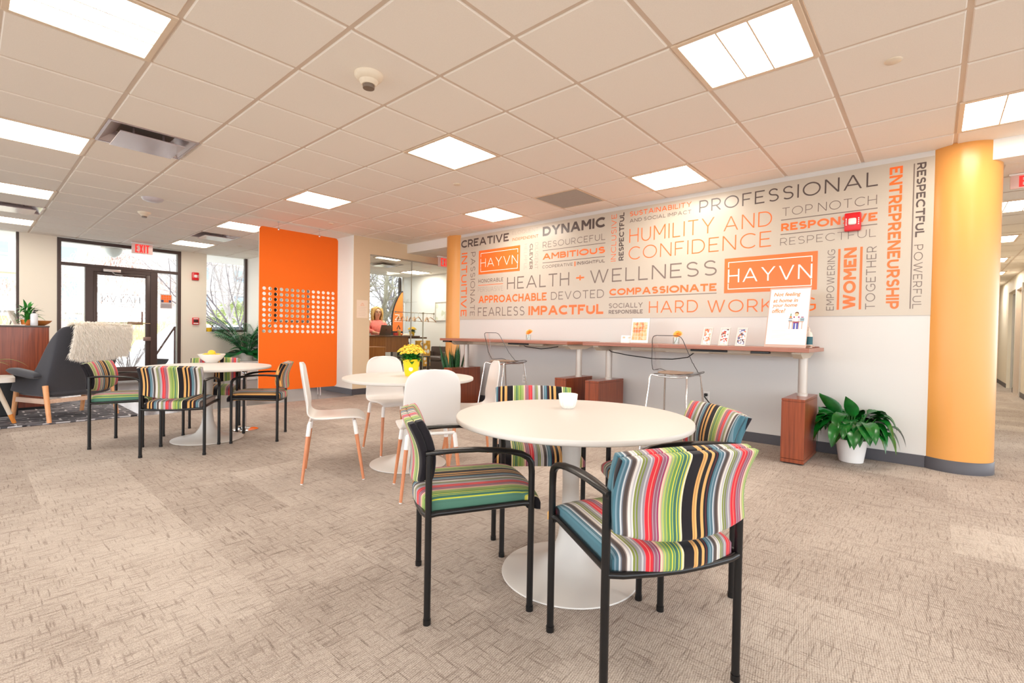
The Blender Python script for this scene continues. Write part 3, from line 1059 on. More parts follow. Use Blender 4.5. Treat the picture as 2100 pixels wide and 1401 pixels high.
tag(obj('ceiling_speaker', bm, mat('pale lilac plastic', (205, 196, 200), .35)), 'round pale dome on the ceiling next to the small cone detector', 'ceiling dome', loc=(1.536, 7.271, H - .009))
for (x, y), lab in {(3.477, 3.866): 'round sprinkler cover plate on the ceiling left of the return grille', (3.482, .207): 'round sprinkler cover plate on the ceiling at upper right',
                    (3.492, 10.035): 'tiny sprinkler cover plate on the ceiling near the tree window', (3.6, 6.75): 'sprinkler cover plate on the ceiling by the orange panel wires'}.items():
    bm = BM()
    lathe(bm, [(0, -.008), (.036, -.008), (.042, -.003), (.042, 0), (0, 0)], (0, 0, 0), 28)
    tag(obj('sprinkler_cover', bm, m_ivory), lab, 'sprinkler', 'sprinkler cover plates', loc=(x, y, H - .009))

# exit signs
m_exit = mat('red exit letters', (235, 45, 40), .4, emit=.6)
def exit_sign(loc, rz, lab, box_=True):
    t = thing('exit_sign', lab, 'exit sign', loc, rz)
    bm = BM()
    box(bm, (-.16, -.012, -.19), (.16, .012, 0), .004)
    obj('sign_panel', bm, mat('pink tinted acrylic', (236, 205, 200), .3), t)
    bm = BM()
    box(bm, (-.17, -.03, -.012), (.17, .03, .012), .003)
    tube(bm, [(0, 0, .0), (0, 0, .05)], .012, 8)
    obj('sign_mount', bm, m_whtm, t)
    for sgn in (-1, 1):
        bm = BM()
        stroke_word(bm, 'EXIT', .215, .15, .15, lambda u, v: (sgn * (u - .1075), -.0135 * sgn, -.172 + v), nrm=(0, -sgn, 0))
        obj('sign_letters', bm, m_exit, t, smooth=False)
    return t
exit_sign((2.21, 11.2, H - .03), 0, 'hanging red EXIT sign in front of the entrance transom')
exit_sign((6.02, 7.0, LC - .01), 0, 'red EXIT sign half hidden behind the far yellow column')
exit_sign((5.9, -.625, LC - .01), D(-90), 'red EXIT sign at the right edge in the passage').scale = (1, .7, .62)

# fire alarm devices
def strobe(loc, rz, lab):
    t = thing('fire_alarm_strobe', lab, 'fire alarm', loc, rz)
    bm = BM()
    box(bm, (-.062, -.05, -.082), (.062, 0, .082), .012)
    obj('strobe_housing', bm, m_red, t)
    bm = BM()
    box(bm, (-.03, -.066, -.03), (.03, -.045, .03), .012)
    obj('strobe_lens', bm, mat('clear strobe lens', (236, 230, 226), .12), t)
    for s in (-1, 1):
        bm = BM()
        for k in range(4):
            box(bm, (s * .046 - .004, -.052, -.03 + k * .017), (s * .046 + .004, -.049, -.02 + k * .017))
        obj('strobe_lettering', bm, m_paper, t, smooth=False)
strobe((WX - .004, .571, 2.132), D(-90), 'red fire alarm strobe over the word responsive')
strobe((3.215, YE, 2.161), 0, 'red fire alarm strobe on the wall beside the tree window')
t = thing('fire_pull_station', 'red fire alarm pull station on the wall right of the entrance', 'fire alarm', (3.225, YE, 1.216))
bm = BM()
box(bm, (-.06, -.045, -.07), (.06, 0, .075), .006)
obj('pull_housing', bm, m_red, t)
bm = BM()
box(bm, (-.042, -.055, -.02), (.042, -.044, .035), .004)
obj('pull_handle', bm, mat('pull handle grey', (70, 40, 40), .4), t)
for z0, z1 in ((.045, .06), (-.055, -.035)):
    bm = BM()
    box(bm, (-.045, -.048, z0), (.045, -.044, z1))
    obj('pull_lettering', bm, m_paper, t, smooth=False)
# wall outlets
for loc, lab in (((WX, 4.42, .42), 'white wall outlet under the farther standing desk'), ((WX, 1.84, .42), 'white wall outlet with black plug under the nearer standing desk')):
    t = thing('wall_outlet', lab, 'outlet', loc, D(-90))
    bm = BM()
    box(bm, (-.035, -.006, -.057), (.035, 0, .057), .003)
    obj('outlet_plate', bm, m_white, t)
    bm = BM()
    for s in (-.02, .02):
        box(bm, (-.016, -.009, s - .014), (.016, -.005, s + .014), .004)
    obj('outlet_socket', bm, mat('outlet shade', (210, 208, 206), .4), t)
    if 'plug' in lab:
        bm = BM()
        box(bm, (-.016, -.045, .004), (.016, -.008, .036), .006)
        tube(bm, [(0, -.045, .02), (.01, -.10, .01), (.10, -.09, -.10), (.16, -.05, -.22)], .006, 8)
        obj('plug', bm, m_blackp, t)
# ================================================================== THE LETTERED WALL PANEL
WORDS = [
('CREATIVE','B','d',0,5.799,2.442,4.765,2.563),
('ELOQUENT','T','l',0,4.698,2.520,4.212,2.574),
('INDEPENDENT','M','o',0,4.696,2.432,4.210,2.473),
('DYNAMIC','X','d',0,4.132,2.434,3.138,2.564),
('RESOURCEFUL','L','g',0,4.128,2.272,3.135,2.354),
('AMBITIOUS','X','o',0,4.124,2.106,3.135,2.190),
('COOPERATIVE','M','g',0,4.129,1.986,3.621,2.026),
('INSIGHTFUL','B','g',0,3.553,1.989,3.135,2.030),
('INTUITIVE','M','o',-1,5.787,1.335,5.654,2.357),
('PASSIONATE','L','g',-1,5.571,1.337,5.467,2.353),
('HELPFUL','T','l',-1,4.466,1.989,4.407,2.361),
('CLEVER','B','g',-1,4.362,1.991,4.303,2.354),
('DILIGENT','L','l',-1,4.266,1.987,4.208,2.362),
('HONORABLE','M','g',0,5.390,1.854,4.864,1.910),
('PERSUASIVE','T','l',0,5.399,1.713,4.866,1.785),
('HEALTH','L','g',0,4.785,1.726,3.671,1.903),
('+','B','o',0,3.562,1.765,3.437,1.870),
('WELLNESS','L','g',0,3.348,1.734,1.763,1.900),
('APPROACHABLE','B','o',0,5.380,1.538,4.045,1.650),
('DEVOTED','L','g',0,3.969,1.543,3.138,1.649),
('COMPASSIONATE','X','o',0,3.061,1.566,1.762,1.649),
('FEARLESS','L','g',0,5.391,1.335,4.441,1.467),
('IMPACTFUL','X','o',0,4.365,1.337,3.143,1.465),
('SOCIALLY','M','g',0,3.066,1.408,2.609,1.467),
('RESPONSIBLE','B','g',0,3.065,1.337,2.607,1.384),
('INCLUSIVE','L','o',1,3.050,1.989,2.980,2.572),
('RESPECTFUL','B','d',1,2.941,1.990,2.875,2.577),
('HARD','L','o',0,2.530,1.340,1.955,1.477),
('WORKING','L','o',0,1.854,1.334,0.842,1.466),
('SUSTAINABILITY','M','o',0,2.802,2.515,2.050,2.571),
('AND SOCIAL IMPACT','M','g',0,2.800,2.439,2.048,2.481),
('HUMILITY','T','o',0,2.802,2.195,1.800,2.363),
('AND','T','o',0,1.702,2.195,1.238,2.345),
('CONFIDENCE','T','o',0,2.806,1.988,1.242,2.144),
('PROFESSIONAL','L','d',0,1.965,2.433,0.398,2.563),
('TOP NOTCH','T','g',0,1.149,2.272,0.393,2.354),
('RESPONSIVE','X','o',0,1.155,2.126,0.395,2.201),
('RESPECTFUL','T','g',0,1.160,1.985,0.401,2.057),
('EMPOWERING','L','g',1,0.760,1.336,0.700,1.903),
('WOMEN','X','o',1,0.632,1.344,0.537,1.905),
('TOGETHER','L','g',1,0.464,1.340,0.394,1.901),
('ENTREPRENEURSHIP','B','o',-1,0.318,1.340,0.229,2.573),
('RESPECTFUL','B','d',-1,0.135,1.946,0.075,2.572),
('POWERFUL','L','g',-1,0.139,1.339,0.080,1.881),
('#box1','','o',0,5.390,1.985,4.541,2.357),
('#fr1','','w',0,5.347,2.023,4.581,2.315),
('HAYVN','T','w',0,5.349,2.094,4.579,2.226),
('#box2','','o',0,1.683,1.536,0.838,1.902),
('#fr2','','w',0,1.646,1.574,0.881,1.862),
('HAYVN','L','w',0,1.647,1.645,0.879,1.785),
('-','','g',0,4.127,2.235,3.132,2.231),
('-','','g',0,4.126,2.063,3.136,2.062),
('-','','o',0,5.393,1.815,4.867,1.819),
('-','','g',0,3.064,1.542,1.759,1.542),
('-','','g',0,1.158,2.239,0.395,2.232),
('-','','g',0,1.159,2.093,0.394,2.094),
('|','','o',0,0.670,1.341,0.667,1.902),
('|','','o',0,0.504,1.341,0.501,1.905),
('|','','g',0,0.156,1.339,0.150,2.573),
('|','','o',0,3.584,1.974,3.585,2.037),
]
t = thing('wall_mural_panel', 'wide beige wall mural of grey and orange words between the yellow columns', 'mural')
bm = BM()
box(bm, (WX - .004, .02, 1.283), (WX + .01, 5.82, 2.612))
obj('mural_panel', bm, mat('beige mural vinyl', (196, 185, 170), 0.30), t, smooth=False)
MX = WX - .0052
OFF = {'T': .072, 'L': .098, 'M': .15, 'B': .205, 'X': .245}
bms = {k: BM() for k in 'dglow'}
boxes = []
for (s, wt, c, rot, ya, za, yb, zb) in WORDS:
    b = bms[c]
    if s.startswith('#box'):
        boxes.append((ya, za, yb, zb))
        continue
    if s.startswith('#fr'):
        y0, y1, z0, z1 = yb, ya, za, zb
        tk = (z1 - z0) * .028
        zm0, zm1 = z0 + (z1 - z0) * .22, z0 + (z1 - z0) * .80
        for (p0, q0, p1, q1) in ((y0 + tk, z0, y1 - tk, z0 + tk), (y0 + tk, z1 - tk, y1 - tk, z1), (y0, z0, y0 + tk, zm0), (y1 - tk, z0, y1, zm0), (y0, zm1, y0 + tk, z1), (y1 - tk, zm1, y1, z1)):
            quad(b, [(MX - .001, p0, q0), (MX - .001, p1, q0), (MX - .001, p1, q1), (MX - .001, p0, q1)])
        continue
    if s == '-':
        z = (za + zb) / 2
        quad(b, [(MX, ya, z - .004), (MX, yb, z - .004), (MX, yb, z + .004), (MX, ya, z + .004)])
        continue
    if s == '|':
        y = (ya + yb) / 2
        hw = .009 if c == 'o' else .004
        quad(b, [(MX, y - hw, za), (MX, y + hw, za), (MX, y + hw, zb), (MX, y - hw, zb)])
        continue
    x = MX - (.001 if c == 'w' else 0)
    w_, h_ = (ya - yb, zb - za) if rot == 0 else (zb - za, ya - yb)
    if rot == 0:
        pl = lambda u, v: (x, ya - u, za + v)
    elif rot == 1:   # reads upward
        pl = lambda u, v: (x, yb + v, za + u)
    else:            # reads downward
        pl = lambda u, v: (x, ya - v, zb - u)
    if ' ' in s:
        parts_ = s.split(' ')
        tot = sum(sum(_glyph(c)[0] + .34 for c in q) for q in parts_) + .45 * (len(parts_) - 1)
        u0 = 0.0
        for q in parts_:
            wq = w_ * sum(_glyph(c)[0] + .34 for c in q) / tot
            stroke_word(b, q, wq - w_ * .10 / tot, h_, OFF[wt], (lambda u, v, o=u0, p=pl: p(o + u, v)))
            u0 += wq + w_ * .45 / tot
    else:
        stroke_word(b, s, w_, h_, OFF[wt], pl)
for bx in boxes:
    bm = BM()
    ya, za, yb, zb = bx
    quad(bm, [(MX - .0004, ya, za), (MX - .0004, yb, za), (MX - .0004, yb, zb), (MX - .0004, ya, zb)])
    obj('logo_block', bm, mat('mural orange', (255, 112, 40), .32), t, smooth=False)
MC = {'d': (86, 72, 68), 'g': (122, 106, 98), 'l': (170, 156, 146), 'o': (255, 112, 40), 'w': (250, 242, 232)}  # pale grey: glare on the glossy vinyl is put into the lettering colour
MN = {'d': 'dark_lettering', 'g': 'grey_lettering', 'l': 'pale_glare_lettering', 'o': 'orange_lettering', 'w': 'white_logo_lettering'}
for k, b in bms.items():
    obj(MN[k], b, mat('mural ink ' + k, MC[k], .34), t, smooth=False)
# ================================================================== STRIPED ARMCHAIRS
m_str = stripe_mat()
def armchair():
    t = thing('striped_armchair', '', 'chair', group='striped armchairs with black metal frames')
    w, d = .231, .196
    for sy in (-1, 1):
        bm = BM()
        tube(bm, [(-d, sy * w, 0.004), (-d, sy * w, .625)], .0125, 12)
        lathe(bm, [(0, 0), (.0145, 0), (.0145, .02), (0, .02)], (-d, sy * w, 0), 12)
        obj('leg', bm, m_black, t)
        bm = BM()
        tube(bm, [(d, sy * w, 0.004), (d, sy * w, .545)], .0125, 12)
        lathe(bm, [(0, 0), (.0145, 0), (.0145, .02), (0, .02)], (d, sy * w, 0), 12)
        obj('leg', bm, m_black, t)
        bm = BM()
        pts = [(-d - .012, sy * w, .626), (-d + .02, sy * w, .630), (-.10, sy * w, .635), (-.02, sy * w, .635), (.05, sy * w, .630), (.11, sy * w, .622),
               (.152, sy * w, .611), (.180, sy * w, .596), (.193, sy * w, .576), (d, sy * w, .535)]
        tube(bm, pts, [.012, .015, .020, .023, .023, .020, .017, .015, .0135, .0125], 12, flat=[.010, .010, .009, .009, .0095, .011, .012, .0125, .0125, .0125])
        obj('armrest', bm, m_black, t)
    bm = BM()
    for sy in (-1, 1):
        tube(bm, [(-d, sy * w, .400), (-d + .03, sy * (w - .012), .401), (d - .03, sy * (w - .012), .416), (d, sy * w, .418)], .011, 10)
    tube(bm, [(-d, w, .396), (-d - .016, w * .8, .395), (-d - .028, w * .4, .394), (-d - .032, 0, .393), (-d - .028, -w * .4, .394), (-d - .016, -w * .8, .395), (-d, -w, .396)], .0105, 10)
    tube(bm, [(d - .01, w, .408), (d - .01, -w, .408)], .0105, 10)
    obj('seat_frame', bm, m_black, t)
    # cushions
    bm = BM()
    def cen(u, v):
        f = (v + 1) / 2
        hw = .208 + .026 * max(0, (f - .86) / .14) ** 1.0
        x = -.192 - .050 * (1 - u * u) * (1 - f) + .425 * f + .012 * (1 - u * u) * f
        z = .420 + .016 * f + .008 * (1 - u * u) - .026 * max(0, (f - .74) / .26) ** 2 - .004 * abs(u) ** 4
        return (x, u * hw, z)
    pillow(bm, cen, lambda u, v: (0, 0, 1), lambda u, v: .034 + .004 * (1 - v), 32, 30, 14, sq=.5, rim=.40)
    o = obj('seat', bm, m_str, t, stripe_shift=0.0)
    bm = BM()
    def cb(u, v):
        f = (v + 1) / 2
        zb = .488 + .036 * u * u
        zt = .752 - .010 * u * u
        z = zb + (zt - zb) * f
        x = -.206 - .022 * (1 - u * u) - .040 * f * f + .016 * math.sin(f * PI)
        return (x, u * (.219 + .010 * f), z)
    def nb(u, v):
        f = (v + 1) / 2
        return (1, -.16 * u, .24 * f)
    # rear shell pad and front cushion meet in a groove along the rim
    for off, hh in ((-.0135, .0165), (.0145, .019)):
        pillow(bm, lambda u, v: Vector(cb(u, v)) + Vector(nb(u, v)).normalized() * off, nb, hh, 32, 28, 12, sq=.45, rim=.45)
    obj('backrest', bm, m_str, t, stripe_shift=0.0)
    return t
ARM = [((1.488, .726), 59, 'striped armchair nearest the camera with its back turned to us', .157),
       ((1.408, 1.451), 326, 'striped armchair seen side on at the left of the front round table', .086),
       ((2.103, .903), 136, 'striped armchair tucked in at the right side of the front round table', .155),
       ((2.110, 1.655), 223, 'striped armchair facing us from behind the front round table with the white cup', .012),
       ((1.006, 5.583), 328, 'striped armchair at far left in front of the dark wing chair', .087),
       ((1.252, 4.901), 57, 'striped armchair with its back to us at the lemon bowl table', .24),
       ((1.93, 4.99), 147.5, 'striped armchair in side view just left of the orange panel', .2145),
       ((1.724, 5.673), 247.5, 'striped armchair mostly hidden behind the lemon bowl table', .1)]
a0 = None
for (x, y), rz, lab, sh in ARM:
    if a0 is None:
        a0 = armchair()
        a0.location = (x, y, 0)
        a0.rotation_euler = (0, 0, D(rz))
        a0['label'] = lab
        c = a0
    else:
        c = dup(a0, (x, y, 0), D(rz), lab)
    for ch in c.children:
        if 'stripe_shift' in ch:
            ch['stripe_shift'] = sh if ch.name.startswith('back') else sh + .018

# ================================================================== WHITE SHELL CHAIRS
m_shell = mat('white shell plastic', (224, 219, 215), 0.34)
m_beech = wood('orange beech', (212, 140, 98), (192, 118, 78), 'Z', .4)
m_beech2 = wood('pale beech', (238, 176, 128), (226, 158, 108), 'Z', .4)
def shell_chair():
    t = thing('white_chair', '', 'chair', group='white shell chairs')
    prof = [(.215, .424, .165, .0), (.200, .440, .185, 0), (.17, .452, .195, 0), (.10, .455, .200, -.006), (.02, .450, .200, -.010), (-.08, .447, .198, -.008), (-.135, .453, .195, -.004),
            (-.165, .470, .192, 0), (-.183, .500, .190, 0), (-.195, .545, .188, 0), (-.205, .60, .186, 0), (-.216, .67, .184, 0), (-.226, .73, .180, 0), (-.233, .775, .170, 0), (-.237, .806, .150, 0), (-.240, .828, .118, 0), (-.241, .838, .07, 0)]
    bm = BM()
    nu = 14
    V = []
    for (x, z, hw, dip) in prof:
        back = z > .5
        row = []
        for k in range(nu + 1):
            u = -1 + 2 * k / nu
            xx = x + (.022 * u * u if back else 0) + (-.010 * u * u if x > .19 else 0)
            zz = z + dip * (1 - u * u) + (0 if back else -.008 * abs(u) ** 5)
            row.append(bm.verts.new((xx, u * hw, zz)))
        V.append(row)
    for a, b in zip(V, V[1:]):
        for k in range(nu):
            bm.faces.new((a[k], a[k + 1], b[k + 1], b[k]))
    bmesh.ops.recalc_face_normals(bm, faces=bm.faces[:])
    bmesh.ops.solidify(bm, geom=bm.faces[:], thickness=.013)
    o = obj('seat_shell', bm, m_shell, t, angle=60)
    md = o.modifiers.new('sub', 'SUBSURF')
    md.levels = 1
    md.render_levels = 2
    bm = BM()
    tp = {}
    for sx in (-1, 1):
        for sy in (-1, 1):
            tp[sx, sy] = Vector((sx * .150 - .01, sy * .150, .418))
        tube(bm, [tp[sx, -1], tp[sx, 1]], .0105, 10)
    tube(bm, [(-.16, 0, .416), (.14, 0, .424)], .0105, 10)
    obj('seat_frame', bm, m_whtm, t)
    for sx in (-1, 1):
        for sy in (-1, 1):
            a = tp[sx, sy]
            f = Vector((sx * .205, sy * .195, 0))
            bm = BM()
            j = a + (f - a) * .22
            tube(bm, [a + (f - a) * .205, a + (f - a) * .985], [.0135, .0095], 12)
            tube(bm, [a, a + (f - a) * .04, j], [.0105, .0145, .0145], 12, mi=1)
            tube(bm, [a + (f - a) * .985, f], [.0095, .0085], 12, mi=1)
            obj('leg', bm, [m_beech, m_whtm], t)
    return t
WCH = [((1.812, 3.330), 331, 'white shell chair in profile, leftmost at the yellow flowers table'), ((2.059, 2.548), 60.5, 'white shell chair with its back to us, nearest at the yellow flowers table'),
       ((2.572, 3.678), 259, 'white shell chair facing us behind the yellow flowers table'), ((2.795, 2.900), 147, 'white shell chair edge on, right of the yellow flowers table')]
w0 = None
for (x, y), rz, lab in WCH:
    if w0 is None:
        w0 = shell_chair(); w0.location = (x, y, 0); w0.rotation_euler = (0, 0, D(rz)); w0['label'] = lab
    else:
        dup(w0, (x, y, 0), D(rz), lab)

# ================================================================== ROUND PEDESTAL TABLES
def table(loc, r, h, lab):
    t = thing('round_table', lab, 'table', loc, 0, 'white round pedestal tables')
    bm = BM()
    lathe(bm, [(0, h - .024), (r - .008, h - .024), (r - .002, h - .0215), (r, h - .018), (r, h - .004), (r - .003, h - .0005), (r - .006, h), (0, h)], (0, 0, 0), 96)
    obj('tabletop', bm, m_wht, t, angle=50)
    bm = BM()
    lathe(bm, [(0, 0), (.300, 0), (.305, .003), (.303, .008), (.285, .012), (.21, .021), (.15, .036), (.105, .062), (.074, .105), (.054, .16), (.044, .23), (.038, .32), (.037, .40), (.040, .50), (.046, .60), (.056, h - .024), (0, h - .024)], (0, 0, 0), 64)
    obj('pedestal', bm, m_wht, t)
    return t
table((1.80, 1.21, 0), .518, .708, 'round white table in front with a small white cup on it')
table((2.385, 3.190, 0), .518, .705, 'round white table holding the yellow potted flowers')
table((1.562, 5.275, 0), .548, .706, 'round white table at left with the bowl of lemons')
# things on them
m_cer = mat('white ceramic', (240, 236, 230), .25)
t = thing('white_cup', 'small white ribbed cup on the front round table', 'cup', (1.955, 1.34, .7085))
bm = BM()
rib = lambda a, z: 1 + .035 * math.cos(a * 14)
lathe(bm, [(0, 0), (.026, 0), (.036, .012), (.043, .04), (.046, .07)], (0, 0, 0), 112, wob=rib)
lathe(bm, [(.046, .07), (.043, .071), (.040, .045), (.030, .014), (0, .010)], (0, 0, 0), 112)
obj('cup_body', bm, m_cer, t)
m_lemon = mat('lemon peel', (255, 196, 40), .4, bump=.15, nscale=120)
t = thing('fruit_bowl', 'white bowl on the left round table', 'bowl', (1.745, 5.79, .7065))
bm = BM()
lathe(bm, [(0, 0), (.055, 0), (.06, .008), (.10, .04), (.128, .085), (.131, .090), (.126, .088), (.095, .046), (.055, .016), (0, .013)], (0, 0, 0), 48)
obj('bowl_body', bm, m_cer, t)
def lemon():
    bm = BM()
    lathe(bm, [(0, -.046), (.008, -.043), (.024, -.036), (.034, -.018), (.036, 0), (.034, .018), (.024, .036), (.008, .043), (0, .047)], (0, 0, 0), 20)
    return bm
l0 = None
for k, (dx, dy, dz, rx, lab) in enumerate([(.0, .0, .098, 90, 'topmost lemon in the white bowl'), (-.05, .03, .062, 70, 'lemon at the left of the heap in the white bowl'), (.055, -.02, .062, 100, 'lemon at the right of the heap in the white bowl'),
                                           (.02, .06, .062, 80, 'lemon at the back of the heap in the white bowl'), (-.01, -.055, .060, 95, 'lemon at the front of the heap in the white bowl')]):
    if l0 is None:
        l0 = obj('lemon', lemon(), m_lemon); o = l0
    else:
        o = l0.copy(); COL.objects.link(o)
    tag(o, lab, 'lemon', 'lemons in the white bowl', (1.745 + dx, 5.79 + dy, .7065 + dz))
    o.rotation_euler = (D(rx), 0, D(k * 70))

m_green = mat('leaf green', (44, 122, 40), .4, noise=.3, nscale=25)
m_dkgreen = mat('deep glossy leaf', (16, 92, 30), .24, noise=.35, nscale=14)
m_soil = mat('potting soil', (52, 38, 28), .95)
def flower_pot(loc, lab, s=1.0, sq=True, seed=3):
    rnd = random.Random(seed)
    t = thing('potted_flowers', lab, 'potted flowers', loc)
    bm = BM()
    rf = (lambda a, z: 1 + .05 * math.cos(a * 9 + 1) + .03 * math.sin(a * 5))
    lathe(bm, [(0, 0), (.045 * s, 0), (.052 * s, .03 * s), (.064 * s, .12 * s), (.076 * s, .14 * s), (.066 * s, .138 * s), (.058 * s, .118 * s), (0, .115 * s)], (0, 0, 0), 36, wob=rf)
    obj('flower_pot', bm, mat('yellow paper wrap', (255, 214, 20), .45), t)
    bm = BM()
    lathe(bm, [(0, .0), (.017, .0), (.017, .001)], (0, 0, 0), 20)
    for v in bm.verts:
        v.co = Vector((-.058 * s - .003 + v.co.z, v.co.x, v.co.y + .06 * s))
    obj('pot_sticker', bm, m_paper, t).rotation_euler = (0, 0, D(50))
    bm = BM()
    for k in range(90):
        a = rnd.uniform(0, 2 * PI); e = rnd.uniform(.1, 1.2)
        r0 = rnd.uniform(0, .04) * s
        leaf(bm, (r0 * math.cos(a), r0 * math.sin(a), .115 * s + rnd.uniform(0, .05) * s), (math.cos(a) * math.cos(e), math.sin(a) * math.cos(e), math.sin(e)), (0, 0, 1),
             rnd.uniform(.06, .105) * s, rnd.uniform(.03, .045) * s, rnd.uniform(.3, 1.3), 4, shape=.7)
    obj('foliage', bm, m_green, t)
    bm = BM()
    for k in range(95):
        a = k * 2.39996; q = math.sqrt((k + .5) / 95)
        rr = .108 * s * q
        z = (.250 - .058 * q * q + rnd.uniform(-.008, .008)) * s
        c = Vector((rr * math.cos(a), rr * math.sin(a), z))
        up = (Vector((math.cos(a), math.sin(a), 0)) * q * .7 + Vector((0, 0, 1))).normalized()
        sx_, sy_ = _frame(up)
        for ring, (np_, l_, el) in enumerate(((6, .021, .25), (5, .013, .8))):
            for p in range(np_):
                b = 2 * PI * p / np_ + k + ring
                leaf(bm, c + up * .003 * ring, (sx_ * math.cos(b) + sy_ * math.sin(b)) * math.cos(el) + up * math.sin(el), up, l_ * s, .019 * s, .2, 2, shape=.75)
        if k % 5 == 0:
            tube(bm, [c, (rr * .4 * math.cos(a), rr * .4 * math.sin(a), .13 * s)], .0018, 4, mi=1)
    obj('blossoms', bm, [mat('yellow petals', (255, 224, 84), .6), m_green], t)
    return t
flower_pot((2.44, 3.24, .7055), 'yellow flowers in a yellow pot on the round white table', 1.0)
# ================================================================== STANDING DESKS ALONG THE LETTERED WALL
m_walx = wood('walnut along y', (172, 108, 84), (142, 84, 64), 'Y', .3)
m_walz = wood('walnut upright', (160, 80, 48), (112, 52, 32), 'Z', .28, coat=.15)
m_alu = mat('grey desk metal', (200, 192, 184), .38, metal=.3)
m_beam = mat('beige desk beam', (196, 182, 164), .45)
def desk(lab, y0, y1, peds, cols, panel_y, cable):
    t = thing('standing_desk', lab, 'desk', (4.95, (y0 + y1) / 2, 0), 0, 'standing desks against the lettered wall')
    ym = (y0 + y1) / 2
    L = lambda y: y - ym
    X = lambda x: x - 4.95
    bm = BM()
    box(bm, (X(4.59), L(y0), .952), (X(5.31), L(y1), .986), .003)
    obj('tabletop', bm, m_walx, t, smooth=False)
    bm = BM()
    box(bm, (X(4.93), L(y0 + .16), .90), (X(4.99), L(y1 - .16), .952), .004)
    box(bm, (X(4.78), L(y0 + .5), .918), (X(4.82), L(y1 - .5), .952), .004)
    box(bm, (X(4.80), L(ym - .22), .905), (X(4.92), L(ym + .22), .945), .006)
    obj('crossbeam', bm, m_beam, t, smooth=False)
    bm = BM()
    box(bm, (X(4.77), L(ym - .40), .925), (X(4.80), L(ym - .05), .945), .003)
    obj('cable_tray', bm, m_blackp, t, smooth=False)
    for cy in cols:
        bm = BM()
        # tapered bracket under the top
        p = [(-.30, .952), (.30, .952), (.30, .935), (.10, .895), (-.22, .895), (-.30, .935)]
        poly_prism(bm, [(a, b) for a, b in p], [], lambda u, v: (u, L(cy) - .035, v), lambda u, v: (u, L(cy) + .035, v))
        for k in range(3):
            box(bm, (-.262 + .001 * k, L(cy) - .028 + .02 * k, .938), (-.252, L(cy) - .018 + .02 * k, .948), 0, 1)
        obj('bracket', bm, [m_beam, m_blackp], t, smooth=False)
        bm = BM()
        lathe(bm, [(.037, .58), (.037, .90)], (0, L(cy), 0), 28)
        lathe(bm, [(0, .555), (.042, .555), (.042, .578), (.037, .582)], (0, L(cy), 0), 28)
        obj('lift_column', bm, m_alu, t)
    for (a, b) in peds:
        bm = BM()
        box(bm, (X(4.63), L(a), .045), (X(5.20), L(b), .530), .002)
        box(bm, (X(4.63), L(a), .533), (X(5.20), L(b), .555), .002)
        box(bm, (X(4.635), L(a + .004), .530), (X(5.19), L(b - .004), .534))
        box(bm, (X(4.63), L(a), .012), (X(5.20), L(b), .042), .002)
        box(bm, (X(4.66), L(a + .02), .0), (X(5.17), L(b - .02), .045), mi=1)
        obj('pedestal_box', bm, [m_walz, m_blackp], t, smooth=False)
    bm = BM()
    box(bm, (X(4.60), L(panel_y - .075), .930), (X(4.66), L(panel_y + .075), .951), .004)
    obj('control_panel', bm, m_blackp, t, smooth=False)
    bm = BM()
    tube(bm, [(X(x), L(y), z) for x, y, z in cable], .0055, 8)
    obj('cable', bm, m_blackp, t)
    return t
desk('longer looking standing desk nearest the camera, with the white poster on it', .765, 2.965, ((.79, .966), (2.772, 2.948)), (.868, 2.83), 1.14,
     [(4.9, 2.80, .90), (4.8, 2.72, .885), (4.78, 2.5, .855), (4.78, 2.2, .83), (4.78, 2.0, .835), (4.8, 1.85, .86), (4.82, 1.78, .92)])
desk('farther standing desk beside the far yellow column', 3.175, 5.425, ((3.205, 3.37), (5.19, 5.37)), (3.245, 5.235), 5.30,
     [(4.8, 4.0, .92), (4.78, 3.95, .905), (4.78, 3.85, .895), (4.78, 3.7, .885), (4.78, 3.55, .90), (4.8, 3.45, .92)])

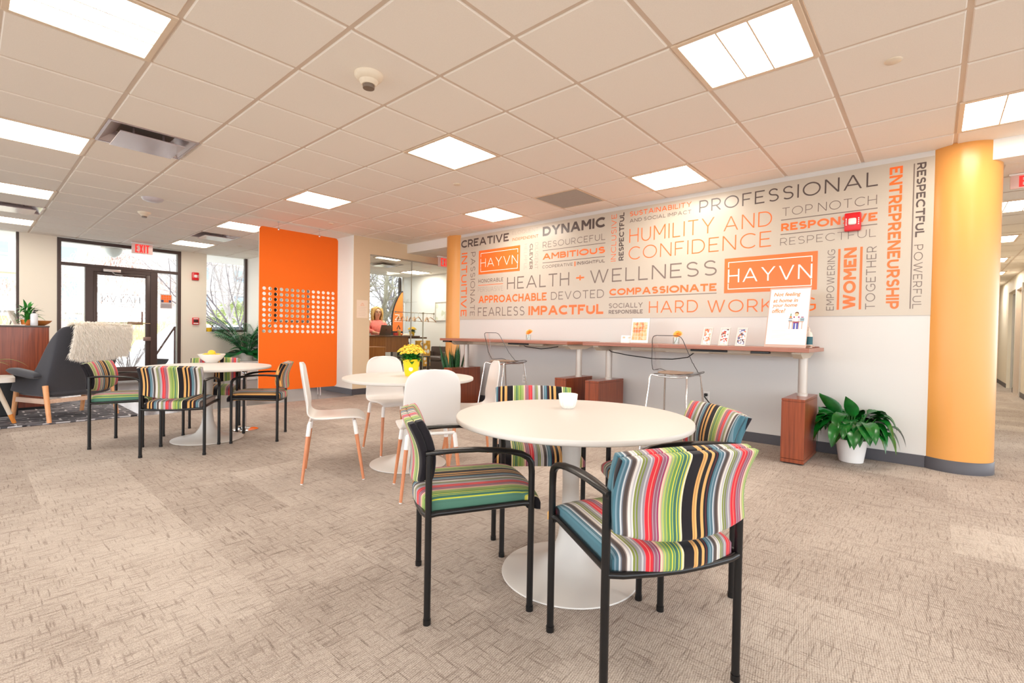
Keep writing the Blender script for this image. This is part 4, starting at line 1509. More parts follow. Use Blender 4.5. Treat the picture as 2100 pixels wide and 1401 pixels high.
# ------------------------------------------------------------------ clear bar stools
m_clear = glass_mat('clear shell plastic', (0.985, 0.986, 0.986), 0.006, .18)
m_edge = mat('shell edge', (74, 70, 72), .2)
m_felt = mat('grey brown felt', (150, 128, 112), .9, noise=.12, nscale=120)
def bar_stool():
    t = thing('bar_stool', '', 'bar stool', group='clear bar stools at the standing desks')
    prof = [(.215, .712, .16), (.205, .724, .195), (.15, .738, .212), (.05, .736, .217), (-.06, .732, .217), (-.13, .736, .215), (-.17, .752, .212), (-.195, .785, .205), (-.208, .83, .195), (-.218, .89, .180), (-.228, .95, .165), (-.236, 1.0, .153), (-.242, 1.04, .142), (-.246, 1.065, .125), (-.247, 1.075, .095)]
    bm = BM()
    nu = 16
    V = []
    adv = [0, 0, .005, .02, .055, .105, .135, .135, .12, .10, .08, .06, .045, .035, .03]
    rows = [(x, z, hw, adv[i]) for i, (x, z, hw) in enumerate(prof)]
    fine = []
    for i in range(len(rows) - 1):
        p0, p1, p2, p3 = rows[max(i - 1, 0)], rows[i], rows[i + 1], rows[min(i + 2, len(rows) - 1)]
        for q in (0, .25, .5, .75):
            fine.append(tuple(.5 * (2 * b + (c - a) * q + (2 * a - 5 * b + 4 * c - d) * q * q + (3 * b - a - 3 * c + d) * q ** 3) for a, b, c, d in zip(p0, p1, p2, p3)))
    fine.append(rows[-1])
    for (x, z, hw, ad) in fine:
        dip = .018 * max(0, 1 - max(0, z - .735) / .06)
        up = .02 * max(0, 1 - abs(x + .15) / .12) if z < .83 else 0
        V.append([bm.verts.new((x + ad * u * u, u * hw, z - dip * (1 - u * u) + .3 * dip + up * u * u)) for u in [-1 + 2 * k / nu for k in range(nu + 1)]])
    for a, b in zip(V, V[1:]):
        for k in range(nu):
            bm.faces.new((a[k], a[k + 1], b[k + 1], b[k]))
    rim = [V[i][0].co.copy() for i in range(len(V))] + [v.co.copy() for v in V[-1][1:-1]] + [V[i][nu].co.copy() for i in reversed(range(len(V)))] + [v.co.copy() for v in reversed(V[0][1:-1])]
    rim.append(rim[0].copy())
    sh = obj('seat_shell', bm, m_clear, t, angle=60)
    bm = BM()
    tube(bm, rim, .0034, 6, caps=False)
    obj('shell_rim', bm, m_edge, sh)
    bm = BM()
    pillow(bm, lambda u, v: (v * .165 + .01, u * .150 * math.sqrt(max(0, 1 - .6 * v * v)), .730 - .006 * (1 - u * u)), lambda u, v: (0, 0, 1), .010, 18, 18, 6)
    obj('seat_pad', bm, m_felt, t)
    for sy in (-1, 1):
        bm = BM()
        tube(bm, [(-.262, sy * .215, .010), (.262, sy * .215, .010)], .0085, 10)
        obj('sled_runner', bm, m_chrome, t)
    bm = BM()
    tube(bm, [(.247, -.208, .24), (.247, .208, .24)], .008, 10)
    obj('footrest', bm, m_chrome, t)
    bm = BM()
    for sy in (-1, 1):
        tube(bm, [(-.15, sy * .17, .705), (.17, sy * .17, .71)], .0075, 10)
    for x in (-.15, .17):
        tube(bm, [(x, -.17, .707), (x * .9, -.1, .694), (x * .85, 0, .690), (x * .9, .1, .694), (x, .17, .707)], .0075, 10)
    obj('seat_bracket', bm, m_chrome, t)
    for sx in (-1, 1):
        for sy in (-1, 1):
            bm = BM()
            x0 = -.15 if sx < 0 else .17
            tube(bm, [(x0 - .0 * sx, sy * .17, .705), (x0 + sx * .012, sy * .176, .69), (sx * .258, sy * .214, .03), (sx * .262, sy * .215, .010)], .0085, 10)
            obj('leg', bm, m_chrome, t)
    return t
s0 = bar_stool()
s0.location = (4.42, 1.82, 0); s0['label'] = 'clear bar stool with felt pad at the desk with the poster'
dup(s0, (4.42, 4.00, 0), D(-6), 'clear bar stool at the farther desk, left of the other stool')

# ------------------------------------------------------------------ things on the desks
DT = .9865
m_gerb = mat('orange petals', (255, 172, 70), .5)
for (x, y, lab) in ((4.95, 4.045, 'small glass vase with an orange gerbera on the farther desk'), (4.90, 2.015, 'small glass vase with an orange gerbera behind the clear stool on the nearer desk')):
    t = thing('gerbera_vase', lab, 'vase', (x, y, DT), 0, 'glass vases with one orange gerbera')
    bm = BM()
    lathe(bm, [(0, .0), (.033, 0), (.034, .075), (.031, .075), (.030, .008), (0, .008)], (0, 0, 0), 24)
    obj('glass_vase', bm, glass_mat('vase glass', (.93, .95, .94), .06), t)
    bm = BM()
    tube(bm, [(.0, .02, .01), (-.005, -.005, .05), (-.01, -.02, .10)], .0028, 6)
    obj('flower_stem', bm, m_green, t)
    bm = BM()
    TL = Matrix.Rotation(D(-38), 3, 'Y')
    for ring, (n, l, e) in enumerate(((16, .056, .15), (14, .044, .5), (12, .026, .9))):
        for k in range(n):
            a = 2 * PI * k / n + ring * .2
            leaf(bm, Vector((-.01, -.02, .104)) + TL @ Vector((0, 0, ring * .005)), TL @ Vector((math.cos(a) * math.cos(e), math.sin(a) * math.cos(e), math.sin(e))), TL @ Vector((0, 0, 1)), l, .022, .3, 3, shape=.8)
    obj('gerbera_head', bm, m_gerb, t)

def face_x(bm, M_, y0, y1, z0, z1, th, mi=0, xo=0.0):
    box(bm, (xo, y0, z0), (xo + th, y1, z1), 0, mi, M=M_)
def lean(x, y, deg, yaw=0):
    return Matrix.Translation((x, y, DT)) @ Matrix.Rotation(D(yaw), 4, 'Z') @ Matrix.Rotation(D(deg), 4, 'Y')
# acrylic holder with the orange print, and a little card
t = thing('print_stand', 'clear upright stand with an orange gridded print on the nearer desk', 'print stand', (4.95, 2.46, DT + .001))
M_ = Matrix.Rotation(D(9), 4, 'Y')
bm = BM()
face_x(bm, M_, -.11, .11, 0, .285, .004, 0, .004)
box(bm, (.0, -.11, 0), (.10, .11, .004))
obj('acrylic_holder', bm, glass_mat('acrylic', (.95, .955, .955), .05), t, smooth=False)
bm = BM()
face_x(bm, M_, -.105, .105, .004, .28, .002)
face_x(bm, M_, -.085, .09, .035, .235, .0008, 1, -.001)
for k in range(1, 5):
    face_x(bm, M_, -.085, .09, .035 + .04 * k - .001, .035 + .04 * k + .001, .0006, 2, -.0016)
    face_x(bm, M_, -.085 + .035 * k - .001, -.085 + .035 * k + .001, .035, .235, .0006, 2, -.0016)
obj('printed_sheet', bm, [m_paper, patch_mat('orange print', [(255, 190, 140), (255, 168, 110), (246, 130, 80), (255, 208, 168), (255, 180, 128)], 26), m_paper], t, smooth=False)
t = thing('small_card', 'small white tent card beside the orange print', 'card', (4.97, 2.625, DT + .001))
bm = BM()
M_ = Matrix.Rotation(D(10), 4, 'Y')
face_x(bm, M_, -.07, .07, 0, .085, .002)
obj('card_sheet', bm, m_paper, t, smooth=False)
bm = BM()
for k, (a, b, z0, z1) in enumerate(((.02, .05, .05, .07), (-.05, -.015, .052, .058), (-.05, -.02, .062, .066))):
    face_x(bm, M_, a, b, z0, z1, .0006, 0, -.0008)
obj('card_print', bm, mat('faded orange ink', (240, 190, 160), .6), t, smooth=False)
# three photo frames
cols_ = [[(238, 232, 228), (214, 118, 86), (246, 224, 210), (240, 236, 236), (206, 214, 226), (232, 170, 140)],
         [(224, 226, 232), (200, 90, 74), (100, 76, 76), (240, 216, 200), (236, 230, 232), (226, 220, 226)],
         [(222, 226, 236), (90, 76, 82), (226, 134, 106), (246, 236, 230), (110, 116, 160), (236, 232, 236)]]
for k, (y, lab) in enumerate(((1.680, 'leftmost of the three white photo frames on the desk'), (1.517, 'middle one of the three white photo frames on the desk'), (1.362, 'photo frame nearest the white poster on the desk'))):
    t = thing('photo_frame', lab, 'photo frame', (4.80, y, DT + .002), D(-6), 'small white photo frames')
    M_ = Matrix.Rotation(D(20), 4, 'Y')
    w, h = .047, .185
    bm = BM()
    for lo, hi in (((-w, 0), (w, .017)), ((-w, h - .014), (w, h)), ((-w, .017), (-w + .014, h - .014)), ((w - .014, .017), (w, h - .014))):
        box(bm, (0, lo[0], lo[1]), (.012, hi[0], hi[1]), .001, M=M_)
    box(bm, (.008, -w + .004, .004), (.012, w - .004, h - .004), M=M_)
    box(bm, (.012, -.015, .0), (.015, .015, .10), M=Matrix.Translation((.07, 0, 0)) @ Matrix.Rotation(D(-18), 4, 'Y'))
    obj('frame_body', bm, m_wht, t, smooth=False)
    bm = BM()
    box(bm, (.006, -w + .013, .016), (.0085, w - .013, h - .013), M=M_)
    obj('snapshot', bm, patch_mat('snapshot %d' % k, cols_[k], 60 + 8 * k), t, smooth=False)
# poster in a leaning frame
t = thing('leaning_poster', 'white poster with orange question leaning on the nearer desk', 'poster', (4.77, .985, DT + .002), D(-3))
M_ = Matrix.Rotation(D(15.5), 4, 'Y')
hw, ph = .166, .56
bm = BM()
box(bm, (.002, -hw, 0), (.008, hw, ph), .001, M=M_)
box(bm, (.008, -.04, 0), (.014, .04, .40), M=Matrix.Translation((.20, 0, 0)) @ Matrix.Rotation(D(-11), 4, 'Y'))
obj('poster_frame', bm, mat('pinkish aluminium', (204, 178, 166), .35, metal=.3), t, smooth=False)
bm = BM()
box(bm, (.0, -hw + .006, .026), (.0025, hw - .010, ph - .016), M=M_)
pp = obj('poster_sheet', bm, m_paper, t, smooth=False)
bm = BM()
# local y positive = left side of the sheet as seen from the room
for s, y0, y1, z, hh in (('Not feeling', .128, -.088, .468, .046), ('at home in', .130, -.070, .420, .036), ('your home', .132, -.068, .366, .044), ('office?', .131, .022, .320, .040)):
    put_text(bm, s, lambda u, v: M_ @ Vector((-.0012, y0 + (y1 - y0) * u, z + hh * v)), off=.016, shear=.2)
obj('poster_headline', bm, mat('headline orange', (240, 130, 62), .6), pp, smooth=False)
# simple worker-at-a-desk drawing
bm = BM()
def rec(y0, y1, z0, z1, mi, xo=-.0012):
    quad(bm, [M_ @ Vector(p) for p in ((xo, y0, z0), (xo, y1, z0), (xo, y1, z1), (xo, y0, z1))], mi)
def disc2(y, z, r, mi, xo=-.0014, n=16):
    pre = _pre(bm, mi)
    bm.faces.new([bm.verts.new(M_ @ Vector((xo, y - r * math.cos(2 * PI * k / n), z + r * math.sin(2 * PI * k / n)))) for k in range(n)])
    _mi(bm, pre, mi)
cy = -.072
rec(cy + .058, cy - .058, .232, .240, 0)
for a in (.05, .026, -.022, -.048):
    rec(cy + a + .003, cy + a - .003, .168, .232, 0)
rec(cy + .02, cy + .004, .168, .226, 1); rec(cy - .004, cy - .02, .168, .226, 1); rec(cy + .022, cy - .022, .222, .236, 2)
rec(cy + .024, cy - .024, .240, .285, 2, -.001); rec(cy + .012, cy - .012, .24, .288, 3, -.0012)
rec(cy + .026, cy - .022, .242, .272, 4, -.0016)
disc2(cy, .302, .015, 5); disc2(cy - .001, .312, .016, 6, -.0013); disc2(cy, .300, .0125, 5, -.0016)
for k in range(3):
    rec(cy + .060, cy + .030, .242 + .010 * k, .249 + .010 * k, (7, 4, 7)[k])
    rec(cy - .030, cy - .062, .242 + .010 * k, .249 + .010 * k, (8, 7, 8)[k])
rec(cy + .054, cy + .036, .272, .286, 9); rec(cy + .048, cy + .042, .286, .312, 10); rec(cy - .036, cy - .056, .273, .281, 2)
for k in range(6):
    rec(.115, .0 - .02 * (k % 3), .150 - .015 * k, .153 - .015 * k, 11)
rec(-.03, -.12, .10, .102, 11); rec(-.03, -.12, .082, .084, 11); rec(-.05, -.13, .062, .064, 11)
obj('poster_drawing', bm, [mat('dw tan', (196, 160, 140), .6), mat('dw blue', (84, 90, 170), .6), mat('dw plum', (150, 40, 100), .6), mat('dw white', (240, 240, 244), .6), mat('dw pale', (222, 220, 222), .6),
                           mat('dw skin', (250, 190, 150), .6), mat('dw brown', (110, 66, 44), .6), mat('dw slate', (70, 100, 120), .6), mat('dw teal', (70, 140, 160), .6), m_orange, m_green, mat('dw lilac line', (222, 206, 206), .6)], pp, smooth=False)
# sanitizer and cloth at the desk end
t = thing('pump_bottle', 'clear pump bottle with teal label behind the white poster', 'bottle', (5.02, .845, DT))
bm = BM()
lathe(bm, [(0, 0), (.031, 0), (.034, .008), (.034, .11), (.028, .135), (.013, .148), (.013, .16), (0, .16)], (0, 0, 0), 28)
obj('bottle_body', bm, mat('milky clear plastic', (226, 216, 204), .15), t)
bm = BM()
lathe(bm, [(.0345, .03), (.0345, .10)], (0, 0, 0), 28)
obj('bottle_label', bm, mat('teal label', (30, 92, 104), .5), t)
bm = BM()
lathe(bm, [(.014, .155), (.014, .172), (.005, .174), (.005, .195), (0, .196)], (0, 0, 0), 16)
tube(bm, [(0, 0, .192), (-.035, 0, .194), (-.042, 0, .184)], .005, 8)
obj('bottle_pump', bm, mat('ivory pump', (226, 212, 196), .4), t)
bm = BM()
grid(bm, lambda u, v: (.02 + .14 * u, -.08 + .12 * v, .006 + .012 * abs(math.sin(u * 9 + v * 4)) * (1 - abs(2 * v - 1) ** 3) + .006 * math.sin(v * 11)), 20, 20)
bmesh.ops.solidify(bm, geom=bm.faces[:], thickness=.003)
tag(obj('folded_cloth', bm, mat('pale cloth', (226, 206, 190), .9)), 'crumpled pale cloth at the right end of the nearer desk', 'cloth', loc=(4.80, .86, DT + .004))
bm = BM()
box(bm, (-.10, -.06, 0), (.10, .06, .006), .002)
box(bm, (-.09, -.055, .006), (.09, .05, .010), .001)
tag(obj('leaflet_stack', bm, mat('brown leaflets', (150, 96, 80), .5), smooth=False), 'brown leaflets lying at the far right corner of the nearer desk', 'leaflets', loc=(5.15, .85, DT + .001))

# ------------------------------------------------------------------ plants by the wall
t = thing('potted_plant', 'big leafy green plant in a white pot beside the right yellow column', 'plant', (5.115, .515, 0))
bm = BM()
lathe(bm, [(0, 0), (.082, 0), (.09, .006), (.104, .10), (.116, .19), (.116, .20), (.108, .20), (.10, .17), (0, .165)], (0, 0, 0), 40)
pot = obj('plant_pot', bm, mat('white glazed pot', (242, 240, 238), .25), t)
bm = BM()
lathe(bm, [(0, .172), (.101, .17)], (0, 0, 0), 24)
obj('pot_soil', bm, m_soil, pot)
rnd = random.Random(11)
bm = BM()
bs = BM()
for k in range(58):
    a = k * 2.39996 + rnd.uniform(-.25, .25)
    tier = k / 58
    e = .75 + .70 * tier + rnd.uniform(-.12, .12)
    if math.cos(a) > .3:
        e = min(1.5, e + .4)
    L_ = rnd.uniform(.16, .25)
    hd = Vector((math.cos(a), math.sin(a), 0))
    b0 = hd * rnd.uniform(0, .05) + Vector((0, 0, .17))
    dv = hd * math.cos(e) + Vector((0, 0, math.sin(e)))
    st = [b0 + dv * L_ * q + hd * .05 * q * q for q in (0, .35, .7, 1)]
    tube(bs, st, .0034, 5)
    dd = (st[-1] - st[-2]).normalized()
    leaf(bm, st[-1], dd + hd * .5, (0, 0, 1), rnd.uniform(.22, .31), rnd.uniform(.085, .12), rnd.uniform(1.9, 3.0), 8, shape=.72, fold=.35)
for dv, L_, l in ((Vector((-.05, .30, .9)), .26, .26), (Vector((-.2, -.1, 1)), .25, .20), (Vector((-.1, .5, .8)), .2, .26)):
    dv.normalize()
    p = Vector((0, 0, .17)) + dv * L_
    tube(bs, [(0, 0, .17), p], .0034, 5)
    leaf(bm, p - dv * .02, dv + Vector((0, .35, -.1)), (1, 0, .2), l, .105, .3, 8, shape=.72, fold=.3)
for b_ in (bm, bs):
    for v in b_.verts:
        v.co.x = min(v.co.x, .205 + .05 * (v.co.x - .205) if v.co.x > .205 else v.co.x)
        v.co.x = min(v.co.x, .212)
        v.co.z = max(v.co.z, .02)
        v.co.y = min(v.co.y, .245)
        if v.co.y < -.22:
            v.co.y = -.22 + .55 * (v.co.y + .22)
obj('foliage', bm, m_dkgreen, t)
obj('leaf_stems', bs, m_green, t)

t = thing('snake_plant', 'upright spiky snake plant by the far yellow column', 'plant', (5.02, 5.60, 0))
bm = BM()
lathe(bm, [(0, 0), (.13, 0), (.135, .01), (.16, .46), (.162, .48), (.15, .48), (.145, .44), (0, .43)], (0, 0, 0), 36)
obj('plant_pot', bm, m_walz, t)
bm = BM()
rnd = random.Random(4)
for k in range(20):
    a = rnd.uniform(0, 2 * PI); rr = rnd.uniform(.01, .12)
    L_ = rnd.uniform(.26, .50)
    tilt = rnd.uniform(.02, .28) * (rr / .1)
    leaf(bm, (rr * math.cos(a), rr * math.sin(a), .43), (math.cos(a) * tilt, math.sin(a) * tilt, 1), (math.cos(a * 3), math.sin(a * 3), 0), L_, rnd.uniform(.048, .064), 0.0, 7, shape=.55, fold=.35)
obj('foliage', bm, mat('snake leaf', (28, 84, 40), .35, noise=.5, nscale=60), t)
# ================================================================== HANGING ORANGE SCREEN
t = thing('hanging_screen', 'tall orange felt screen with rows of round holes hanging by the lobby', 'screen', (3.385, 7.27, 0))
bm = BM()
hx0, hx1, hz0, hz1 = 2.854 - 3.385, 3.909 - 3.385, 1.046, 1.665
holes = []
for i in range(14):
    for j in range(9):
        cx, cz = hx0 + (hx1 - hx0) * i / 13, hz0 + (hz1 - hz0) * j / 8
        holes.append([(cx + .0255 * math.cos(-2 * PI * k / 18), cz + .0255 * math.sin(-2 * PI * k / 18)) for k in range(18)])
poly_prism(bm, rrect(-.602, .172, .602, 2.552, .05, 6), holes, lambda u, v: (u, -.009, v), lambda u, v: (u, .009, v), 0, 1)
obj('screen_panel', bm, [mat('orange felt', (244, 114, 40), .95, noise=.04, nscale=220, spec=.1), mat('felt cut edge', (250, 214, 184), .8)], t, smooth=False)
for x in (-.335, .29):
    bm = BM()
    tube(bm, [(x, 0, 2.54), (x, 0, H - .01)], .003, 6)
    lathe(bm, [(0, H - .022), (.012, H - .022), (.012, H - .008), (0, H - .008)], (x, 0, 0), 12)
    box(bm, (x - .012, -.014, 2.53), (x + .012, .014, 2.565), .002)
    obj('hanging_wire', bm, m_chrome, t)
# low white stool behind it
t = thing('low_stool', 'low white metal stool whose feet show under the orange screen', 'stool', (3.79, 7.66, 0), D(-10))
bm = BM()
box(bm, (-.11, -.08, .135), (.11, .08, .16), .006)
obj('stool_seat', bm, m_whtm, t)
for sx in (-1, 1):
    for sy in (-1, 1):
        bm = BM()
        tube(bm, [(sx * .095, sy * .065, .14), (sx * .10, sy * .07, 0)], .009, 8)
        obj('leg', bm, m_whtm, t)
# chrome pedestal seen behind the armchairs
t = thing('chrome_stand', 'slim chrome stand with round foot behind the lemon bowl table', 'stand', (1.98, 5.50, 0))
bm = BM()
lathe(bm, [(0, 0), (.125, 0), (.125, .006), (.10, .014), (.02, .022), (0, .022)], (0, 0, 0), 40)
obj('stand_base', bm, m_chrome, t)
bm = BM()
tube(bm, [(0, 0, .015), (0, 0, .60)], .011, 12)
lathe(bm, [(0, .645), (.022, .64), (.034, .62), (.034, .60), (.02, .585), (0, .585)], (0, 0, 0), 24)
obj('stand_pole', bm, m_chrome, t)

# ================================================================== LOBBY CORNER AT LEFT
def rug_mat():
    mt, nt, b = nodes('charcoal rug')
    tc = N(nt, 'ShaderNodeTexCoord')
    mp = N(nt, 'ShaderNodeMapping'); mp.inputs['Scale'].default_value = (5, 46, 1)
    n = N(nt, 'ShaderNodeTexNoise'); n.inputs['Scale'].default_value = 1.0; n.inputs['Detail'].default_value = 4
    nt.links.new(tc.outputs['Object'], mp.inputs[0]); nt.links.new(mp.outputs[0], n.inputs['Vector'])
    r = N(nt, 'ShaderNodeValToRGB')
    r.color_ramp.elements[0].position = .38; r.color_ramp.elements[0].color = S(34, 36, 44)
    r.color_ramp.elements[1].position = .66; r.color_ramp.elements[1].color = S(128, 126, 132)
    nt.links.new(n.outputs['Fac'], r.inputs['Fac'])
    # pale broken key pattern
    br = N(nt, 'ShaderNodeTexBrick')
    br.inputs['Scale'].default_value = 1.0; br.inputs['Brick Width'].default_value = .24; br.inputs['Row Height'].default_value = .15
    br.inputs['Mortar Size'].default_value = .010; br.inputs['Mortar Smooth'].default_value = .1
    br.inputs['Color1'].default_value = (0, 0, 0, 1); br.inputs['Color2'].default_value = (0, 0, 0, 1); br.inputs['Mortar'].default_value = (1, 1, 1, 1)
    nt.links.new(tc.outputs['Object'], br.inputs['Vector'])
    n2 = N(nt, 'ShaderNodeTexNoise'); n2.inputs['Scale'].default_value = 9
    nt.links.new(tc.outputs['Object'], n2.inputs['Vector'])
    k = math_n(nt, 'MULTIPLY', br.outputs['Fac'], math_n(nt, 'GREATER_THAN', n2.outputs['Fac'], .5))
    mx = N(nt, 'ShaderNodeMix', data_type='RGBA')
    nt.links.new(k, mx.inputs[0]); nt.links.new(r.outputs['Color'], mx.inputs[6]); mx.inputs[7].default_value = S(206, 204, 206)
    nt.links.new(mx.outputs[2], b.inputs['Base Color'])
    b.inputs['Roughness'].default_value = .95
    return mt
bm = BM()
box(bm, (-1.6, 7.205, 0.0005), (1.40, 9.55, .012), .003)
tag(obj('area_rug', bm, rug_mat(), smooth=False), 'charcoal rug with pale broken key pattern under the wing chair', 'rug')

# wing lounge chair, seen from behind
t = thing('wing_chair', 'dark grey wing lounge chair with wooden legs on the rug', 'armchair', (.795, 7.62, .012), D(113))
m_feltg = mat('charcoal wool', (66, 66, 72), .95, noise=.12, nscale=300, spec=.1, sheen=.3)
bm = BM()
# shell swept around the sitter: angle parameter from left arm tip round the back to right arm tip
def shell(s, v):
    # s in 0..1 around, v 0..1 upward
    a = (s - .5) * 2
    ab = abs(a)
    # plan curve
    if ab < .5:
        q = ab / .5
        px = -.30 + .04 * q ** 3
        py = .325 * math.sin(q * PI / 2)
    else:
        q = (ab - .5) / .5
        px = -.26 + .55 * q
        py = .325 + .035 * math.sin(q * PI * .7)
    top = 1.06 - .04 * (ab / .5) ** 2 if ab < .5 else 0
    if ab >= .5:
        q = (ab - .5) / .5
        w = min(1, q / .42)
        w = w * w * (3 - 2 * w)
        top = 1.02 * (1 - w) + .52 * w - .0 * q
    bot = .27 + .05 * max(0, (ab - .5) / .5)
    z = bot + (top - bot) * v
    lean_ = .20 * max(0, z - .38) / .7
    if ab >= .5:
        lean_ *= max(0, 1 - (ab - .5) / .35) if ab < .85 else 0
    flare = 1 - .03 * v * (1 if ab < .5 else 0)
    return Vector((px - lean_ + .06 * (1 - v) ** 2, math.copysign(py * flare, a) if a else 0, z))
grid(bm, lambda u, v: shell(u, v), 40, 14)
bmesh.ops.recalc_face_normals(bm, faces=bm.faces[:])
bmesh.ops.solidify(bm, geom=bm.faces[:], thickness=.055)
o = obj('backrest_shell', bm, m_feltg, t, angle=80)
md = o.modifiers.new('s', 'SUBSURF'); md.levels = 1; md.render_levels = 2
bm = BM()
pillow(bm, lambda u, v: (.06 + .30 * v, .30 * u, .375 + .03 * v), lambda u, v: (0, 0, 1), .075, 18, 18, 8)
obj('seat_cushion', bm, m_feltg, t)
bm = BM()
pillow(bm, lambda u, v: (.04 + .30 * v, .30 * u, .30), lambda u, v: (0, 0, 1), .045, 14, 14, 8)
obj('seat_base', bm, m_feltg, t)
for sy in (-1, 1):
    bm = BM()
    pillow(bm, lambda u, v: (.055 + .245 * v, sy * .36 + .045 * u, .530 + .025 * v), lambda u, v: (0, 0, 1), .040, 10, 14, 5)
    obj('armrest', bm, m_feltg, t)
m_ash = wood('ash leg wood', (236, 176, 124), (220, 152, 102), 'Z', .45)
m_paleash = wood('pale rail wood', (226, 196, 176), (206, 172, 150), 'X', .5)
for sx in (-1, 1):
    for sy in (-1, 1):
        bm = BM()
        tube(bm, [(sx * .24, sy * .33, .40), (sx * .32, sy * .335, 0)], [.026, .020], 14)
        obj('leg', bm, m_ash, t)
for sy in (-1, 1):
    bm = BM()
    box(bm, (-.27, sy * .33 - .012, .20), (.27, sy * .33 + .012, .255), .003)
    obj('side_rail', bm, m_paleash, t, smooth=False)
bm = BM()
box(bm, (-.275, -.33, .205), (-.25, .33, .25), .003)
obj('cross_rail', bm, m_paleash, t, smooth=False)

# sheepskin over its back
ts = thing('sheepskin', 'cream long haired sheepskin draped over the back of the wing chair', 'sheepskin', (.795, 7.62, .012), D(113))
rnd = random.Random(7)
def skin(u, v):
    # u -1..1 across, v 0..1 from the front over the top down the outside
    p = shell(.5 + .130 * u - .036, 1.0)
    e = Vector((0, u * .06, 0))
    if v < .25:
        q = v / .25
        return p + e + Vector((.10 - .10 * q, 0, -.10 * (1 - q) + .03))
    q = (v - .25) / .75
    z = p.z + .03 - .37 * q * (1 + .10 * math.sin(u * 2.5 + 1))
    lean_ = .20 * max(0, z - .38) / .7
    top_l = .20 * max(0, p.z - .38) / .7
    return Vector((p.x + top_l - lean_ - .075 - .02 * math.sin(q * PI), p.y + e.y, z))
bm = BM()
grid(bm, lambda a, b: skin(2 * a - 1, b), 22, 20)
obj('sheepskin_hide', bm, mat('cream fleece', (244, 234, 216), .95, noise=.06, nscale=30), ts)
bm = BM()
for k in range(26000):
    u, v = rnd.uniform(-1, 1), rnd.uniform(0, 1)
    p = skin(u, v)
    du = skin(min(1, u + .05), v) - skin(max(-1, u - .05), v)
    dv = skin(u, min(1, v + .03)) - skin(u, max(0, v - .03))
    n = du.cross(dv)
    if n.length < 1e-9:
        continue
    n.normalize()
    if n.x > 0 and v > .3:
        n = -n
    edge = max(abs(u) ** 6, (v ** 8))
    d_ = (n * 1.0 + dv.normalized() * (.35 + .6 * v ** 6) + du.normalized() * (u * edge * 1.1) + Vector((rnd.gauss(0, .45), rnd.gauss(0, .45), rnd.gauss(0, .45)))).normalized()
    L_ = rnd.uniform(.025, .055)
    s_ = d_.cross(Vector((rnd.gauss(0, 1), rnd.gauss(0, 1), rnd.gauss(0, 1)))).normalized() * .0017
    q1 = p + d_ * L_ * .55
    q2 = p + d_ * L_ + Vector((0, 0, -.02))
    a, b, c, d2, e = [bm.verts.new(x) for x in (p - s_, p + s_, q1 + s_ * .9, q1 - s_ * .9, q2)]
    bm.faces.new((a, b, c, d2)); bm.faces.new((d2, c, e))
fl = obj('fleece', bm, mat('cream wool tuft', (253, 248, 240), .9), ts)
fl['kind'] = 'stuff'

# side table with white top
t = thing('side_table', 'white side table with dipped wooden legs at the left edge', 'side table', (-.06, 7.49, .012), 0)
bm = BM()
poly_prism(bm, rrect(-.42, -.24, .42, .24, .06), [], lambda u, v: (u, v, .455), lambda u, v: (u, v, .505))
obj('tabletop', bm, m_wht, t, smooth=False)
for sx in (-1, 1):
    for sy in (-1, 1):
        bm = BM()
        a, f = Vector((sx * .27, sy * .10, .46)), Vector((sx * .42, sy * .05, 0))
        tube(bm, [a, a.lerp(f, .78)], [.024, .0205], 14)
        tube(bm, [a.lerp(f, .78), f], [.0206, .018], 14, mi=1)
        obj('leg', bm, [mat('pale limed wood', (222, 206, 186), .5), wood('dipped oak', (232, 150, 70), (214, 128, 50), 'Z', .45)], t)
t = thing('table_plant', 'small plant with long arching leaf on the white side table', 'plant', (.10, 7.52, .518))
bm = BM()
lathe(bm, [(0, 0), (.05, 0), (.06, .09), (.055, .09), (.048, .02), (0, .02)], (0, 0, 0), 24)
obj('plant_pot', bm, m_cer, t)
bm = BM()
rnd = random.Random(2)
for k in range(7):
    a = -.6 + k * .9
    leaf(bm, (0, 0, .07), (math.cos(a), math.sin(a), 1.5), (0, 0, 1), .30, .022, 1.7, 10, shape=.5)
leaf(bm, (.02, 0, .07), (.8, -.15, 1.45), (0, 0, 1), .42, .034, 2.2, 12, shape=.45)
leaf(bm, (.05, -.02, .03), (1, -.2, .1), (0, 0, 1), .14, .03, .8, 6, shape=.6)
obj('foliage', bm, mat('lime leaf', (140, 170, 60), .4), t)
bm = BM()
box(bm, (-.55, 8.05, .013), (.42, 8.42, .42), .01)
tag(obj('black_storage_box', bm, m_blackp, smooth=False), 'black low box under the window cabinet at the left edge', 'box')

# veneered cabinet with things on it
t = thing('lobby_cabinet', 'walnut veneered cabinet with white top at the left edge', 'cabinet', (-.35, 8.80, .0125))
bm = BM()
box(bm, (-1.15, -.30, .03), (1.07, .30, 1.035), .003)
box(bm, (-1.12, -.27, .0), (1.05, .27, .03), 0, 1)
obj('cabinet_body', bm, [m_walz, m_blackp], t, smooth=False)
bm = BM()
box(bm, (-1.16, -.305, 1.035), (1.075, .305, 1.055), .002)
obj('cabinet_top', bm, mat('dark worktop', (88, 76, 72), .4), t, smooth=False)
CT = 1.0685
t = thing('cabinet_plant', 'green leafy plant in an orange pot on the lobby cabinet', 'plant', (.535, 8.72, CT))
bm = BM()
lathe(bm, [(0, 0), (.05, 0), (.062, .065), (.062, .075), (.054, .075), (.05, .05), (0, .05)], (0, 0, 0), 28)
obj('plant_pot', bm, mat('terracotta orange', (240, 140, 60), .5), t)
bm = BM()
rnd = random.Random(5)
